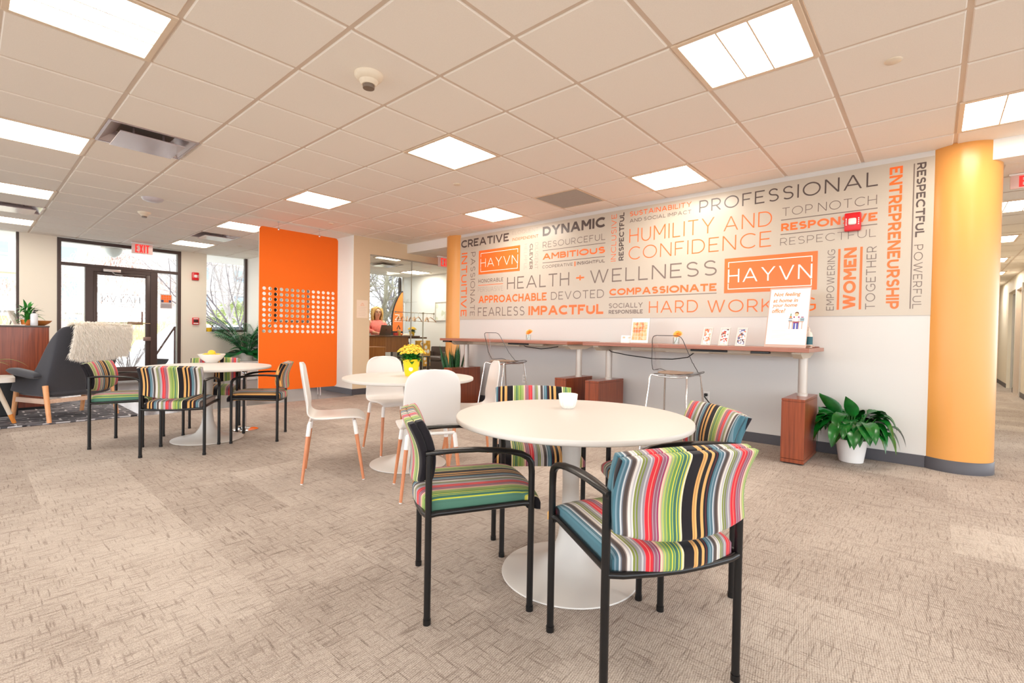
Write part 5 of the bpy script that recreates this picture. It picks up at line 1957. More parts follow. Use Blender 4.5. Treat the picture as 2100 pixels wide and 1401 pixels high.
for k in range(46):
    a = rnd.uniform(0, 2 * PI); e = rnd.uniform(.2, 1.3); h = rnd.uniform(.05, .22)
    leaf(bm, (.03 * math.cos(a), .03 * math.sin(a), h), (math.cos(a) * math.cos(e), math.sin(a) * math.cos(e), math.sin(e)), (0, 0, 1), rnd.uniform(.10, .19), .03, rnd.uniform(.5, 1.6), 6, shape=.6)
for k in range(6):
    a = k
    tube(bm, [(.01 * math.cos(a), .01 * math.sin(a), .04), (.03 * math.cos(a), .03 * math.sin(a), .25)], .004, 6)
obj('foliage', bm, m_green, t)
t = thing('sanitizer_bottle', 'clear pump bottle with dark cap on the lobby cabinet', 'bottle', (.59, 8.60, CT))
bm = BM()
lathe(bm, [(0, 0), (.034, 0), (.036, .01), (.036, .13), (.03, .15), (.014, .158), (0, .158)], (0, 0, 0), 24)
obj('bottle_body', bm, mat('clear bottle', (222, 226, 232), .1), t)
bm = BM()
lathe(bm, [(.015, .155), (.015, .175), (.006, .177), (.006, .198), (0, .198)], (0, 0, 0), 14)
tube(bm, [(0, 0, .195), (.035, 0, .193)], .006, 8)
obj('bottle_pump', bm, m_blackp, t)
t = thing('wooden_bowl', 'shallow wooden bowl on the right end of the lobby cabinet', 'bowl', (.66, 8.78, CT))
bm = BM()
lathe(bm, [(0, 0), (.04, 0), (.085, .03), (.115, .066), (.11, .066), (.08, .036), (0, .012)], (0, 0, 0), 36)
obj('bowl_body', bm, wood('honey bowl', (226, 150, 76), (204, 122, 54), 'X', .4), t)
t = thing('cabinet_photo_stand', 'leaning silver framed picture on the lobby cabinet', 'picture frame', (.44, 8.66, CT), D(-20))
M_ = Matrix.Rotation(D(-18), 4, 'Y')
bm = BM()
box(bm, (-.006, -.09, 0), (.006, .09, .19), .002, M=M_)
box(bm, (-.006, -.02, 0), (-.002, .02, .12), M=Matrix.Translation((-.06, 0, 0)) @ Matrix.Rotation(D(12), 4, 'Y'))
obj('frame_body', bm, m_alu, t, smooth=False)
bm = BM()
box(bm, (.006, -.078, .012), (.0075, .078, .178), M=M_)
obj('picture_print', bm, patch_mat('cab print', [(230, 226, 222), (206, 196, 190), (240, 238, 236), (190, 170, 160)], 16), t, smooth=False)
bm = BM()
for k in range(5):
    box(bm, (-.14 + .004 * k, -.11, k * .002), (.14 + .003 * k, .11, k * .002 + .0018))
tag(obj('paper_stack', bm, m_paper, smooth=False), 'white papers lying on the lobby cabinet', 'papers', loc=(.36, 8.62, CT))

# corner by the tree window
t = thing('window_planter', 'long white planter ledge under the tree window', 'planter', (3.98, 11.15, 0))
bm = BM()
box(bm, (-.22, -.35, 0), (.26, .5, .40), .008)
obj('planter_body', bm, m_white, t, smooth=False)
t = thing('palm_plant', 'arching green palm in front of the tree window', 'plant', (3.98, 11.05, .402))
rnd = random.Random(9)
bm = BM()
lathe(bm, [(0, 0), (.13, 0), (.15, .16), (.14, .16), (0, .13)], (0, 0, 0), 28)
obj('plant_pot', bm, m_cer, t)
bm = BM()
for k in range(42):
    a = 2 * PI * k * 7 / 42 + rnd.uniform(-.2, .2)
    e = rnd.uniform(1.0, 1.5) if k < 28 else rnd.uniform(.2, .8)
    d_ = Vector((math.cos(a) * math.cos(e), math.sin(a) * math.cos(e), math.sin(e)))
    p = Vector((.05 * math.cos(a), .05 * math.sin(a), .13))
    pts = [p.copy()]
    n = 20
    L_ = rnd.uniform(.45, 1.0) if k < 28 else rnd.uniform(.28, .42)
    for q in range(n):
        d_ = (d_ + Vector((math.cos(a) * .02, math.sin(a) * .02, -.055 * (q / n + .1)))).normalized()
        p = p + d_ * L_ / n
        pts.append(p.copy())
        if q > 4:
            sd = d_.cross(Vector((0, 0, 1))).normalized()
            for s_ in (-1, 1):
                leaf(bm, p, sd * s_ + d_ * .8 + Vector((0, 0, .1)), (0, 0, 1), .20 * math.sin(PI * (q - 3) / (n - 1)) + .04, .030, .9, 4, shape=.6)
    tube(bm, pts, .006, 5)
for v in bm.verts:
    v.co.y = min(v.co.y, .60)
    v.co.x = min(v.co.x, .272)
obj('foliage', bm, mat('palm leaf', (40, 120, 62), .35, noise=.3, nscale=10), t)
t = thing('yellow_basket', 'small yellow basket standing on the tree window sill', 'basket', (3.49, YE + .02, 1.0))
bm = BM()
lathe(bm, [(0, 0), (.045, 0), (.062, .09), (.058, .09), (.042, .006), (0, .006)], (0, 0, 0), 8)
obj('basket_body', bm, mat('basket yellow', (236, 190, 24), .4), t, smooth=False)
bm = BM()
tube(bm, [(-.055, 0, .08), (-.045, 0, .14), (0, 0, .165), (.045, 0, .14), (.055, 0, .08)], .004, 6)
obj('basket_handle', bm, mat('basket yellow', (236, 190, 24), .4), t)
bm = BM()
tube(bm, [(.02, 0, .03), (.075, -.0, .16)], .008, 8)
obj('basket_pen', bm, m_blackp, t)
# notices on the glazing and the wall
t = thing('door_notice', 'orange gridded notice stuck on the glass right of the entrance door', 'notice', (2.72, YE + .036, 1.66))
bm = BM()
box(bm, (-.10, -.002, -.20), (.10, 0, .09))
obj('notice_sheet', bm, mat('notice grey', (206, 196, 196), .6), t, smooth=False)
bm = BM()
for i in range(4):
    for j in range(3):
        box(bm, (-.085 + .043 * i, -.0035, -.075 + .05 * j), (-.085 + .043 * i + .040, -.0018, -.075 + .05 * j + .047), 0, 1 if (i, j) in ((0, 0), (3, 0)) else 0)
obj('notice_grid', bm, [m_orange, mat('notice dark', (80, 70, 100), .6)], t, smooth=False)
bm = BM()
box(bm, (-.085, -.0035, -.185), (.085, -.0018, -.105))
obj('notice_caption', bm, mat('notice plum grey', (168, 158, 160), .6), t, smooth=False)
t = thing('wall_notice', 'pale paper notice with orange logo on the narrow beige wall', 'notice', (4.43, 7.248, 1.44))
bm = BM()
box(bm, (-.105, -.003, -.15), (.105, 0, .15))
obj('notice_sheet', bm, mat('notice cream', (246, 226, 204), .6), t, smooth=False)
bm = BM()
put_text(bm, 'HAYVN', lambda u, v: (-.035 + u * .07, -.0035, .055 + v * .02), off=.01, mi=0)
tube(bm, [(-.02, -.004, .085), (0, -.004, .10), (.02, -.004, .085)], .003, 6)
for k in range(6):
    box(bm, (-.075, -.0036, .03 - .028 * k), (.075 - .02 * (k % 2), -.003, .034 - .028 * k), 0, 1)
obj('notice_print', bm, [mat('notice orange', (244, 150, 90), .6), mat('notice line', (224, 196, 176), .6)], t, smooth=False)
# ================================================================== GLASS OFFICE
bm = BM()
box(bm, (4.57, 7.28, .03), (5.460, 7.292, 2.385))
box(bm, (5.472, 7.28, .03), (8.5, 7.292, 2.385))
gp = struct('window_5', bm, glass_mat('office glass', (.955, .975, .96), .012))
bm = BM()
box(bm, (4.57, 7.27, 0), (8.5, 7.30, .035))
box(bm, (4.57, 7.27, 2.365), (8.5, 7.30, 2.39))
box(bm, (5.459, 7.278, .03), (5.473, 7.294, 2.37))
struct('glazing_trim', bm, mat('clear anodised trim', (190, 186, 176), .35, metal=.5), parent=gp)

m_oak = wood('amber oak', (186, 120, 62), (150, 88, 42), 'Z', .35)
m_oakd = wood('dark oak top', (112, 72, 46), (84, 52, 34), 'X', .3)
t = thing('office_desk', 'high wooden office desk behind the glass where the woman works', 'desk', (5.53, 8.75, 0))
bm = BM()
box(bm, (-.94, -.40, .958), (.98, .40, .985), .003)
box(bm, (.70, -.36, .925), (1.20, .36, .957), .003)
obj('desk_top', bm, m_oakd, t, smooth=False)
bm = BM()
box(bm, (-.93, -.345, .645), (.72, -.325, .957), .002)
obj('modesty_panel', bm, m_oak, t, smooth=False)
for x in (-.85, .62):
    bm = BM()
    box(bm, (x - .03, -.30, .04), (x + .03, .30, .08), .004)
    box(bm, (x - .03, -.04, .06), (x + .03, .04, .956), .004)
    obj('leg', bm, m_alu, t, smooth=False)
t = thing('low_pedestal_cabinet', 'low wooden cabinet in front of the office desk', 'cabinet', (5.02, 7.75, 0))
bm = BM()
box(bm, (-.35, -.17, .04), (.10, .2, .775), .003)
box(bm, (-.33, -.15, 0), (.08, .18, .04), 0, 1)
obj('cabinet_body', bm, [m_oak, m_blackp], t, smooth=False)
bm = BM()
box(bm, (-.355, -.175, .775), (.105, .205, .785), .002)
obj('cabinet_top', bm, wood('oak lip', (206, 146, 88), (180, 118, 64), 'X', .35), t, smooth=False)
OT = .986
# laptop
t = thing('laptop', 'open grey laptop in front of the woman at the office desk', 'laptop', (5.855, 8.72, OT), D(8))
bm = BM()
box(bm, (-.155, -.02, 0), (.155, .20, .014), .004)
obj('laptop_base', bm, mat('space grey', (128, 118, 108), .35, metal=.6), t, smooth=False)
bm = BM()
M_ = Matrix.Translation((0, -.02, .012)) @ Matrix.Rotation(D(17), 4, 'X')
box(bm, (-.155, -.006, 0), (.155, 0, .215), .003, M=M_)
lid = obj('laptop_lid', bm, mat('space grey', (128, 118, 108), .35, metal=.6), t, smooth=False)
bm = BM()
lathe(bm, [(0, 0), (.014, 0), (.014, .0006), (0, .0006)], (0, 0, 0), 20)
for v in bm.verts:
    v.co = M_ @ Vector((v.co.x, -.0066 - v.co.z, .112 + v.co.y * 1.1))
obj('lid_emblem', bm, mat('emblem dark', (84, 76, 70), .3, metal=.4), lid)
t = thing('red_tub', 'small red tub beside the laptop on the office desk', 'tub', (6.03, 8.56, OT))
bm = BM()
lathe(bm, [(0, 0), (.05, 0), (.055, .06), (.052, .06), (.047, .006), (0, .006)], (0, 0, 0), 28)
obj('tub_body', bm, mat('tub red', (226, 52, 44), .4), t)
t = thing('yellow_jar', 'yellow jar with pale lid beside the red tub', 'jar', (6.115, 8.56, OT))
bm = BM()
lathe(bm, [(0, 0), (.036, 0), (.036, .095), (0, .095)], (0, 0, 0), 24)
obj('jar_body', bm, mat('jar amber', (226, 180, 60), .3), t)
bm = BM()
lathe(bm, [(.038, .09), (.038, .118), (0, .12)], (0, 0, 0), 24)
obj('jar_lid', bm, mat('jar lid', (240, 222, 170), .4), t)
bm = BM()
lathe(bm, [(0, -.028), (.02, -.02), (.03, 0), (.02, .02), (0, .03)], (0, 0, 0), 18)
tag(obj('orange_fruit', bm, mat('orange peel', (244, 130, 50), .5)), 'small orange lying right of the yellow jar', 'fruit', loc=(6.19, 8.58, OT + .028))
t = thing('white_mouse_dish', 'low pale dome near the far end of the office desk', 'dish', (6.31, 8.58, OT))
bm = BM()
lathe(bm, [(.08, 0), (.075, .02), (.04, .04), (0, .046)], (0, 0, 0), 24)
obj('dome', bm, m_ivory, t)
bm = BM()
box(bm, (-.16, -.10, 0), (.12, .10, .006))
tag(obj('desk_papers', bm, m_paper, smooth=False), 'white papers under the hands of the woman', 'papers', loc=(5.36, 8.58, OT))
flower_pot((6.50, 8.62, .957), 'yellow flowers in a yellow pot at the end of the office desk', .85, seed=8)

# feather banner leaning in the corner
t = thing('feather_banner', 'orange and black feather shaped banner in the office corner', 'banner', (7.85, 11.05, 0))
def feather(z):
    # left and right edge at height z
    q = max(0, min(1, (z - .25) / 1.95))
    wl = -.20 if q < .55 else -.20 + .33 * ((q - .55) / .45) ** 2.2
    wr = .18 - .02 * q
    return wl, wr
def strip(z0, z1, ins, mi, bm, y):
    n = 26
    prev = None
    for k in range(n + 1):
        z = z0 + (z1 - z0) * k / n
        l, r = feather(z)
        a = (bm.verts.new((l + ins, y, z)), bm.verts.new((r - ins * .3, y, z)))
        if prev:
            f = bm.faces.new((prev[0], prev[1], a[1], a[0]))
            f.material_index = mi
        prev = a
bm = BM()
strip(1.08, 2.15, .03, 0, bm, -.004)
strip(.30, 1.08, .035, 1, bm, -.004)
strip(.28, 2.19, 0, 1, bm, .0)
obj('banner_cloth', bm, [mat('banner orange', (250, 130, 56), .8), mat('banner black', (34, 30, 28), .8)], t, smooth=False)
bm = BM()
pts = [(feather(z)[0] - .008, 0, z) for z in [.02 + 2.17 * k / 20 for k in range(21)]]
tube(bm, pts, .010, 8)
lathe(bm, [(0, 0), (.2, 0), (.2, .02), (0, .02)], (feather(.3)[0], 0, 0), 28)
obj('banner_pole', bm, m_blackp, t)
bm = BM()
put_text(bm, 'N', lambda u, v: (-.10 + v * .15, -.006, 1.42 - u * .16 + .12), off=-.01)
box(bm, (-.12, -.0065, 1.34), (.12, -.0045, 1.352))
box(bm, (-.12, -.0065, 1.60), (.12, -.0045, 1.612))
tube(bm, [(-.03, -.006, 1.14), (.02, -.006, 1.24), (.07, -.006, 1.14)], .012, 6, mi=1)
obj('banner_print', bm, [m_paper, m_blackp], t, smooth=False)
bm = BM()
box(bm, (.19, -.02, .02), (.21, .0, 1.86), .003)
obj('banner_edge_rod', bm, m_whtm, t, smooth=False)

# garment rack with wooden hangers
t = thing('garment_rack', 'metal garment rack with wooden hangers behind the office glass', 'garment rack', (6.12, 8.02, 0))
m_rack = mat('rack metal', (170, 160, 140), .3, metal=.7)
bm = BM()
tube(bm, [(-.48, 0, 1.462), (.49, 0, 1.462)], .0075, 10)
for x in (-.48, .49):
    lathe(bm, [(0, -.02), (.016, -.016), (.018, 0), (.016, .016), (0, .02)], (x, 0, 1.462), 14)
tube(bm, [(.49, 0, 1.462), (.49, 0, 1.36)], .006, 8)
obj('rack_rail', bm, m_rack, t)
bm = BM()
tube(bm, [(.205, 0, .03), (.205, 0, 1.462)], .011, 12)
lathe(bm, [(0, 1.485), (.02, 1.48), (.024, 1.462), (.02, 1.445), (0, 1.44)], (.205, 0, 0), 14)
obj('rack_post', bm, m_rack, t)
bm = BM()
for a in (90, 210, 330):
    tube(bm, [(.205, 0, .05), (.205 + .3 * math.cos(D(a)), .3 * math.sin(D(a)), .012)], .010, 8)
obj('rack_base', bm, m_rack, t)
m_hang = mat('hanger wood', (226, 176, 120), .4)
def hanger():
    t = thing('coat_hanger', '', 'hanger')
    bm = BM()
    tube(bm, [(-.20, 0, -.165), (-.12, 0, -.115), (-.03, 0, -.078), (0, 0, -.072), (.03, 0, -.078), (.12, 0, -.115), (.20, 0, -.165)], [.011, .012, .013, .013, .013, .012, .011], 8, flat=[.006] * 7)
    tube(bm, [(-.185, 0, -.160), (.185, 0, -.160)], .005, 6)
    obj('hanger_body', bm, m_hang, t)
    bm = BM()
    pts = [(0, 0, -.07), (0, 0, -.03)] + [(.018 * math.cos(D(a)) - .0, 0, .001 + .018 * math.sin(D(a))) for a in range(-60, 181, 30)]
    tube(bm, pts, .0022, 6)
    obj('hanger_hook', bm, m_chrome, t)
    return t
h0 = None
xs = [(-.40, 62), (-.30, 70), (-.20, 55), (-.10, 66), (-.02, 48), (.08, 30), (.30, 40), (.40, 14)]
for k, (x, rz) in enumerate(xs):
    lab = ['leftmost wooden hanger on the garment rack', 'second wooden hanger from the left on the rack', 'third wooden hanger from the left on the rack', 'fourth wooden hanger from the left on the rack',
           'fifth wooden hanger from the left on the rack', 'wooden hanger just left of the rack post', 'wooden hanger just right of the rack post', 'rightmost wooden hanger on the garment rack'][k]
    loc = (6.12 + x, 8.02, 1.452)
    if h0 is None:
        h0 = hanger(); h0.location = loc; h0.rotation_euler = (0, 0, D(rz)); h0['label'] = lab; h0['group'] = 'wooden hangers on the rack'
    else:
        dup(h0, loc, D(rz), lab)
# floral box, chairs, low table, picture
def floral_mat():
    mt, nt, b = nodes('yellow floral print')
    tc = N(nt, 'ShaderNodeTexCoord')
    v = N(nt, 'ShaderNodeTexVoronoi'); v.inputs['Scale'].default_value = 9; v.inputs['Randomness'].default_value = .6
    nt.links.new(tc.outputs['Object'], v.inputs['Vector'])
    r = N(nt, 'ShaderNodeValToRGB'); r.color_ramp.interpolation = 'CONSTANT'
    els = [(0, (120, 66, 40)), (.13, (252, 246, 236)), (.42, (240, 176, 60)), (.55, (206, 150, 30))]
    for i, (p, c) in enumerate(els):
        e = r.color_ramp.elements[i] if i < 2 else r.color_ramp.elements.new(p)
        e.position = p; e.color = S(*c)
    nt.links.new(v.outputs['Distance'], r.inputs['Fac'])
    nt.links.new(r.outputs['Color'], b.inputs['Base Color'])
    b.inputs['Roughness'].default_value = .6
    return mt
t = thing('floral_board', 'yellow floral patterned panel leaning in the office', 'panel', (7.06, 8.95, 0), D(6))
bm = BM()
box(bm, (-.21, -.04, .27), (.21, .04, .87), .01)
box(bm, (-.19, -.03, 0), (-.16, .03, .27)); box(bm, (.16, -.03, 0), (.19, .03, .27))
obj('floral_panel', bm, floral_mat(), t, smooth=False)
m_leath = mat('dark brown leather', (66, 46, 40), .35)
t = thing('leather_armchair', 'dark brown leather tub chair in the office by the yellow column', 'armchair', (8.02, 9.55, 0), D(200))
bm = BM()
pillow(bm, lambda u, v: (.02 + .27 * v, .25 * u, .40), lambda u, v: (0, 0, 1), .07, 14, 14, 8)
obj('seat', bm, m_leath, t)
bm = BM()
box(bm, (-.36, -.36, .12), (-.25, .36, .70), .03)
box(bm, (-.30, -.36, .12), (.30, -.26, .58), .03)
box(bm, (-.30, .26, .12), (.30, .36, .58), .03)
box(bm, (-.30, -.30, .14), (.28, .30, .34), .02)
obj('tub_frame', bm, m_leath, t)
for sx in (-.28, .26):
    for sy in (-.3, .3):
        bm = BM()
        tube(bm, [(sx, sy, .14), (sx, sy, 0)], [.018, .013], 10)
        obj('leg', bm, m_blackp, t)
t = thing('dark_side_chair', 'dark chair back with papers on it behind the office desk end', 'chair', (6.62, 9.1, 0), D(250))
bm = BM()
box(bm, (-.22, -.22, .44), (.22, .22, .49), .02)
obj('seat', bm, m_blackp, t)
bm = BM()
box(bm, (-.24, -.20, .50), (-.19, .20, .84), .02)
obj('backrest', bm, m_blackp, t)
for sx in (-.19, .19):
    for sy in (-.19, .19):
        bm = BM()
        tube(bm, [(sx, sy, .45), (sx * 1.1, sy * 1.1, 0)], .011, 8)
        obj('leg', bm, m_black, t)
t = thing('low_dark_table', 'low dark table in the middle of the glass office', 'table', (6.25, 8.15, 0))
bm = BM()
box(bm, (-.30, -.06, .535), (.34, .24, .56), .003)
obj('tabletop', bm, mat('espresso wood', (62, 40, 30), .4), t, smooth=False)
for sx in (-.27, .31):
    for sy in (-.03, .21):
        bm = BM()
        box(bm, (sx - .02, sy - .02, 0), (sx + .02, sy + .02, .535))
        obj('leg', bm, mat('espresso wood', (62, 40, 30), .4), t, smooth=False)
t = thing('wall_picture', 'pale framed picture on the right office wall', 'picture', (8.515, 10.02, 1.64), D(-90))
bm = BM()
frame(bm, -.24, .24, -.03, 0, -.26, .26, .025)
obj('picture_frame', bm, m_wht, t, smooth=False)
bm = BM()
box(bm, (-.22, -.012, -.24), (.22, -.004, .24))
obj('picture_print', bm, patch_mat('pale botanical', [(246, 244, 240), (244, 240, 234), (220, 226, 206), (248, 246, 242), (240, 236, 232)], 7), t, smooth=False)

# ------------------------------------------------------------------ the woman
def skin_mesh(name, nodes_, edges, mtl, parent, sub=2, roots=(0,)):
    me = bpy.data.meshes.new(name)
    me.from_pydata([n[0] for n in nodes_], edges, [])
    o = bpy.data.objects.new(name, me)
    COL.objects.link(o)
    o.parent = parent
    o.modifiers.new('skin', 'SKIN')
    o.modifiers.new('sub', 'SUBSURF').render_levels = sub
    o.modifiers['sub'].levels = sub
    sv = me.skin_vertices[0].data if me.skin_vertices else None
    if sv is None:
        me.skin_vertices.new() if hasattr(me.skin_vertices, 'new') else None
        sv = me.skin_vertices[0].data
    for i, n in enumerate(nodes_):
        r = n[1]
        sv[i].radius = (r, r) if not isinstance(r, tuple) else r
        sv[i].use_root = i in roots
    for p in me.polygons:
        p.use_smooth = True
    dg = bpy.context.evaluated_depsgraph_get()
    m2 = bpy.data.meshes.new_from_object(o.evaluated_get(dg))
    m2.polygons.foreach_set('use_smooth', [True] * len(m2.polygons))
    o.modifiers.clear()
    o.data = m2
    m2.materials.clear()
    m2.materials.append(mtl)
    return o
m_skin = mat('skin', (236, 178, 146), .5)
wm = thing('person', 'person with long blond hair and glasses in a pink blouse typing on the laptop', 'person', (6.07, 9.33, 0), D(-104))
# x forward, y left
J = [((0, 0, .86), .12), ((0, 0, .98), .11), ((.01, 0, 1.10), .115), ((.0, 0, 1.23), .11), ((-.01, 0, 1.315), .052), ((.015, 0, 1.37), .048),
     ((.03, 0, 1.445), (.078, .088)), ((.028, 0, 1.53), (.085, .09)), ((.02, 0, 1.575), .06),
     ((-.005, .155, 1.275), .052), ((.02, .215, 1.08), .042), ((.24, .16, 1.05), .034), ((.33, .12, 1.035), .026),
     ((-.005, -.155, 1.275), .052), ((.02, -.215, 1.08), .042), ((.24, -.16, 1.05), .034), ((.33, -.12, 1.035), .026),
     ((0, .09, .80), .085), ((.02, .10, .46), .060), ((-.01, .10, .09), .040), ((.11, .11, .03), .030),
     ((0, -.09, .80), .085), ((.02, -.10, .46), .060), ((-.01, -.10, .09), .040), ((.11, -.11, .03), .030)]
Ed = [(0, 1), (1, 2), (2, 3), (3, 4), (4, 5), (5, 6), (6, 7), (7, 8), (3, 9), (9, 10), (10, 11), (11, 12), (3, 13), (13, 14), (14, 15), (15, 16), (0, 17), (17, 18), (18, 19), (19, 20), (0, 21), (21, 22), (22, 23), (23, 24)]
roots = [0]
for side, wi in ((1, 12), (-1, 16)):
    w_ = Vector(J[wi][0])
    k0 = len(J)
    J.append((tuple(w_ + Vector((.05, -.012 * side, -.004))), (.024, .014)))
    Ed.append((wi, k0))
    for f in range(4):
        b0 = w_ + Vector((.055, (-.012 + (f - 1.5) * .017) * side, .0))
        l = (.050, .060, .064, .056)[f] * 1.0
        i0 = len(J)
        J += [(tuple(b0), .0085), (tuple(b0 + Vector((l * .55, 0, .004))), .008), (tuple(b0 + Vector((l, 0, -.014))), .007)]
        Ed += [(i0, i0 + 1), (i0 + 1, i0 + 2)]
        roots.append(i0)
    i0 = len(J)
    b0 = w_ + Vector((.02, -.02 * side, -.004))
    J += [(tuple(b0), .009), (tuple(b0 + Vector((.028, -.022 * side, -.004))), .0085), (tuple(b0 + Vector((.052, -.026 * side, -.010))), .0075)]
    Ed += [(i0, i0 + 1), (i0 + 1, i0 + 2)]
    roots.append(i0)
body = skin_mesh('body', J, Ed, m_skin, wm, 2, roots)
# face
bm = BM()
lathe(bm, [(0, .026), (.010, .012), (.013, -.004), (.009, -.012), (0, -.014)], (.112, 0, 1.475), 10)
for s in (-1, 1):
    tube(bm, [(.02, s * .088, 1.50), (.028, s * .092, 1.485), (.02, s * .088, 1.465)], .009, 6)
obj('nose_and_ears', bm, m_skin, wm)
bm = BM()
for s in (-1, 1):
    lathe(bm, [(0, -.010), (.008, -.006), (.010, 0), (.008, .006), (0, .010)], (.104, s * .034, 1.50), 12)
obj('eyes', bm, mat('eye dark', (60, 44, 36), .2), wm)
bm = BM()
tube(bm, [(.098, .026, 1.432), (.110, 0, 1.428), (.098, -.026, 1.432)], [.003, .006, .003], 8)
obj('mouth', bm, mat('lips', (200, 96, 92), .4), wm)
bm = BM()
for s in (-1, 1):
    tube(bm, [(.118, s * .034 + .024 * math.cos(a), 1.50 + .018 * math.sin(a)) for a in [2 * PI * k / 14 for k in range(15)]], .0028, 6)
    tube(bm, [(.118, s * .058, 1.505), (.02, s * .096, 1.505)], .0026, 6)
tube(bm, [(.12, -.010, 1.503), (.12, .010, 1.503)], .0026, 6)
obj('glasses', bm, mat('dark frames', (50, 30, 34), .3), wm)
# blouse
m_pink = mat('coral pink blouse', (250, 132, 122), .75, noise=.12, nscale=22)
JB = [((0, 0, .84), .145), ((0, 0, .98), .132), ((.012, 0, 1.11), (.135, .15)), ((.0, 0, 1.225), (.122, .14)), ((-.008, 0, 1.285), (.08, .09)),
      ((-.005, .15, 1.275), .070), ((.02, .218, 1.09), .062), ((.19, .18, 1.062), .052), ((.255, .152, 1.056), .045),
      ((-.005, -.15, 1.275), .070), ((.02, -.218, 1.09), .062), ((.19, -.18, 1.062), .052), ((.255, -.152, 1.056), .045)]
EB = [(0, 1), (1, 2), (2, 3), (3, 4), (3, 5), (5, 6), (6, 7), (7, 8), (3, 9), (9, 10), (10, 11), (11, 12)]
skin_mesh('blouse', JB, EB, m_pink, wm, 2)
JT = [((0, 0, .88), .135), ((0, .092, .79), .10), ((.02, .102, .46), .075), ((-.01, .102, .12), .055), ((0, -.092, .79), .10), ((.02, -.102, .46), .075), ((-.01, -.102, .12), .055)]
skin_mesh('trousers', JT, [(0, 1), (1, 2), (2, 3), (0, 4), (4, 5), (5, 6)], mat('dark trousers', (50, 46, 56), .8), wm, 2)
# hair: many locks over a cap
bm = BM()
rnd = random.Random(21)
lathe(bm, [(.06, -.05), (.098, -.01), (.104, .03), (.085, .075), (.045, .10), (0, .106)], (-.005, 0, 1.515), 24)
for v in bm.verts:
    if v.co.x > .05 and v.co.z < 1.55:
        v.co.x = .03
for k in range(150):
    a = D(rnd.uniform(62, 298))
    th = rnd.uniform(.2, 1.25)
    p = Vector((-.005 + .094 * math.cos(a) * math.sin(th), .094 * math.sin(a) * math.sin(th), 1.515 + .108 * math.cos(th)))
    out = Vector((math.cos(a), math.sin(a), 0))
    L_ = rnd.uniform(.20, .32)
    pts = [p]
    for q in range(1, 7):
        f = q / 6
        pts.append(Vector((-.005, 0, 0)) + out * (.094 + .024 * math.sin(f * PI) + .012 * math.sin(f * 9 + k)) + Vector((0, 0, 1.515 + .108 * math.cos(th) - L_ * f - .02 * f)) * 1.0)
        pts[-1].x += rnd.uniform(-.006, .006)
    tube(bm, pts, [.006, .012, .013, .013, .012, .010, .004], 6)
for s in (-1, 1):
    for k in range(8):
        tube(bm, [(.05, s * .01 * k * .4, 1.605), (.085 - .006 * k, s * (.03 + .008 * k), 1.575), (.07 - .006 * k, s * (.075 + .003 * k), 1.52), (.06 - .006 * k, s * .098, 1.45), (.05, s * .105, 1.36), (.045, s * .10, 1.30)],
             [.006, .012, .013, .012, .011, .004], 6)
obj('hair', bm, mat('blond hair', (230, 184, 116), .45, noise=.35, nscale=60), wm)
# ================================================================== OUTSIDE
bm = BM()
quad(bm, [(-60, -40, -.16), (90, -40, -.16), (90, 120, -.16), (-60, 120, -.16)])
struct('ground', bm, mat('pale paving', (198, 194, 190), .9))
bm = BM()
grid(bm, lambda u, v: (-20 + 60 * u, 28 + 9 * v, -.14 + 1.6 * v * v + .1 * math.sin(u * 40)), 60, 14)
tag(obj('grass_bank', bm, mat('dry grass', (196, 190, 110), .95, noise=.25, nscale=3)), 'pale green grassy bank seen through the entrance glass', 'grass bank')
def building(loc, w, d, h, floors, cols, lab):
    t = thing('hotel_building', lab, 'building', loc)
    bm = BM()
    box(bm, (0, 0, 0), (w, d, h))
    for k in range(1, floors + 1):
        box(bm, (-.1, -.15, h * k / floors - .25), (w + .1, 0, h * k / floors))
    obj('building_wall', bm, mat('pale stucco', (206, 200, 194), .9), t, smooth=False)
    for k in range(floors):
        for c in range(cols):
            bm = BM()
            x = w * (c + .5) / cols
            z = h * (k + .30) / floors
            box(bm, (x - .8, -.03, z), (x + .8, .05, z + h / floors * .45))
            obj('window', bm, mat('blue grey pane', (140, 154, 166), .2), t, smooth=False)
    return t
building((-9, 38, 0), 14, 8, 10.5, 5, 5, 'pale hotel block with blue windows behind the left entrance glass')
building((11, 46, 0), 18, 8, 9, 4, 5, 'low pale building far behind the trees')

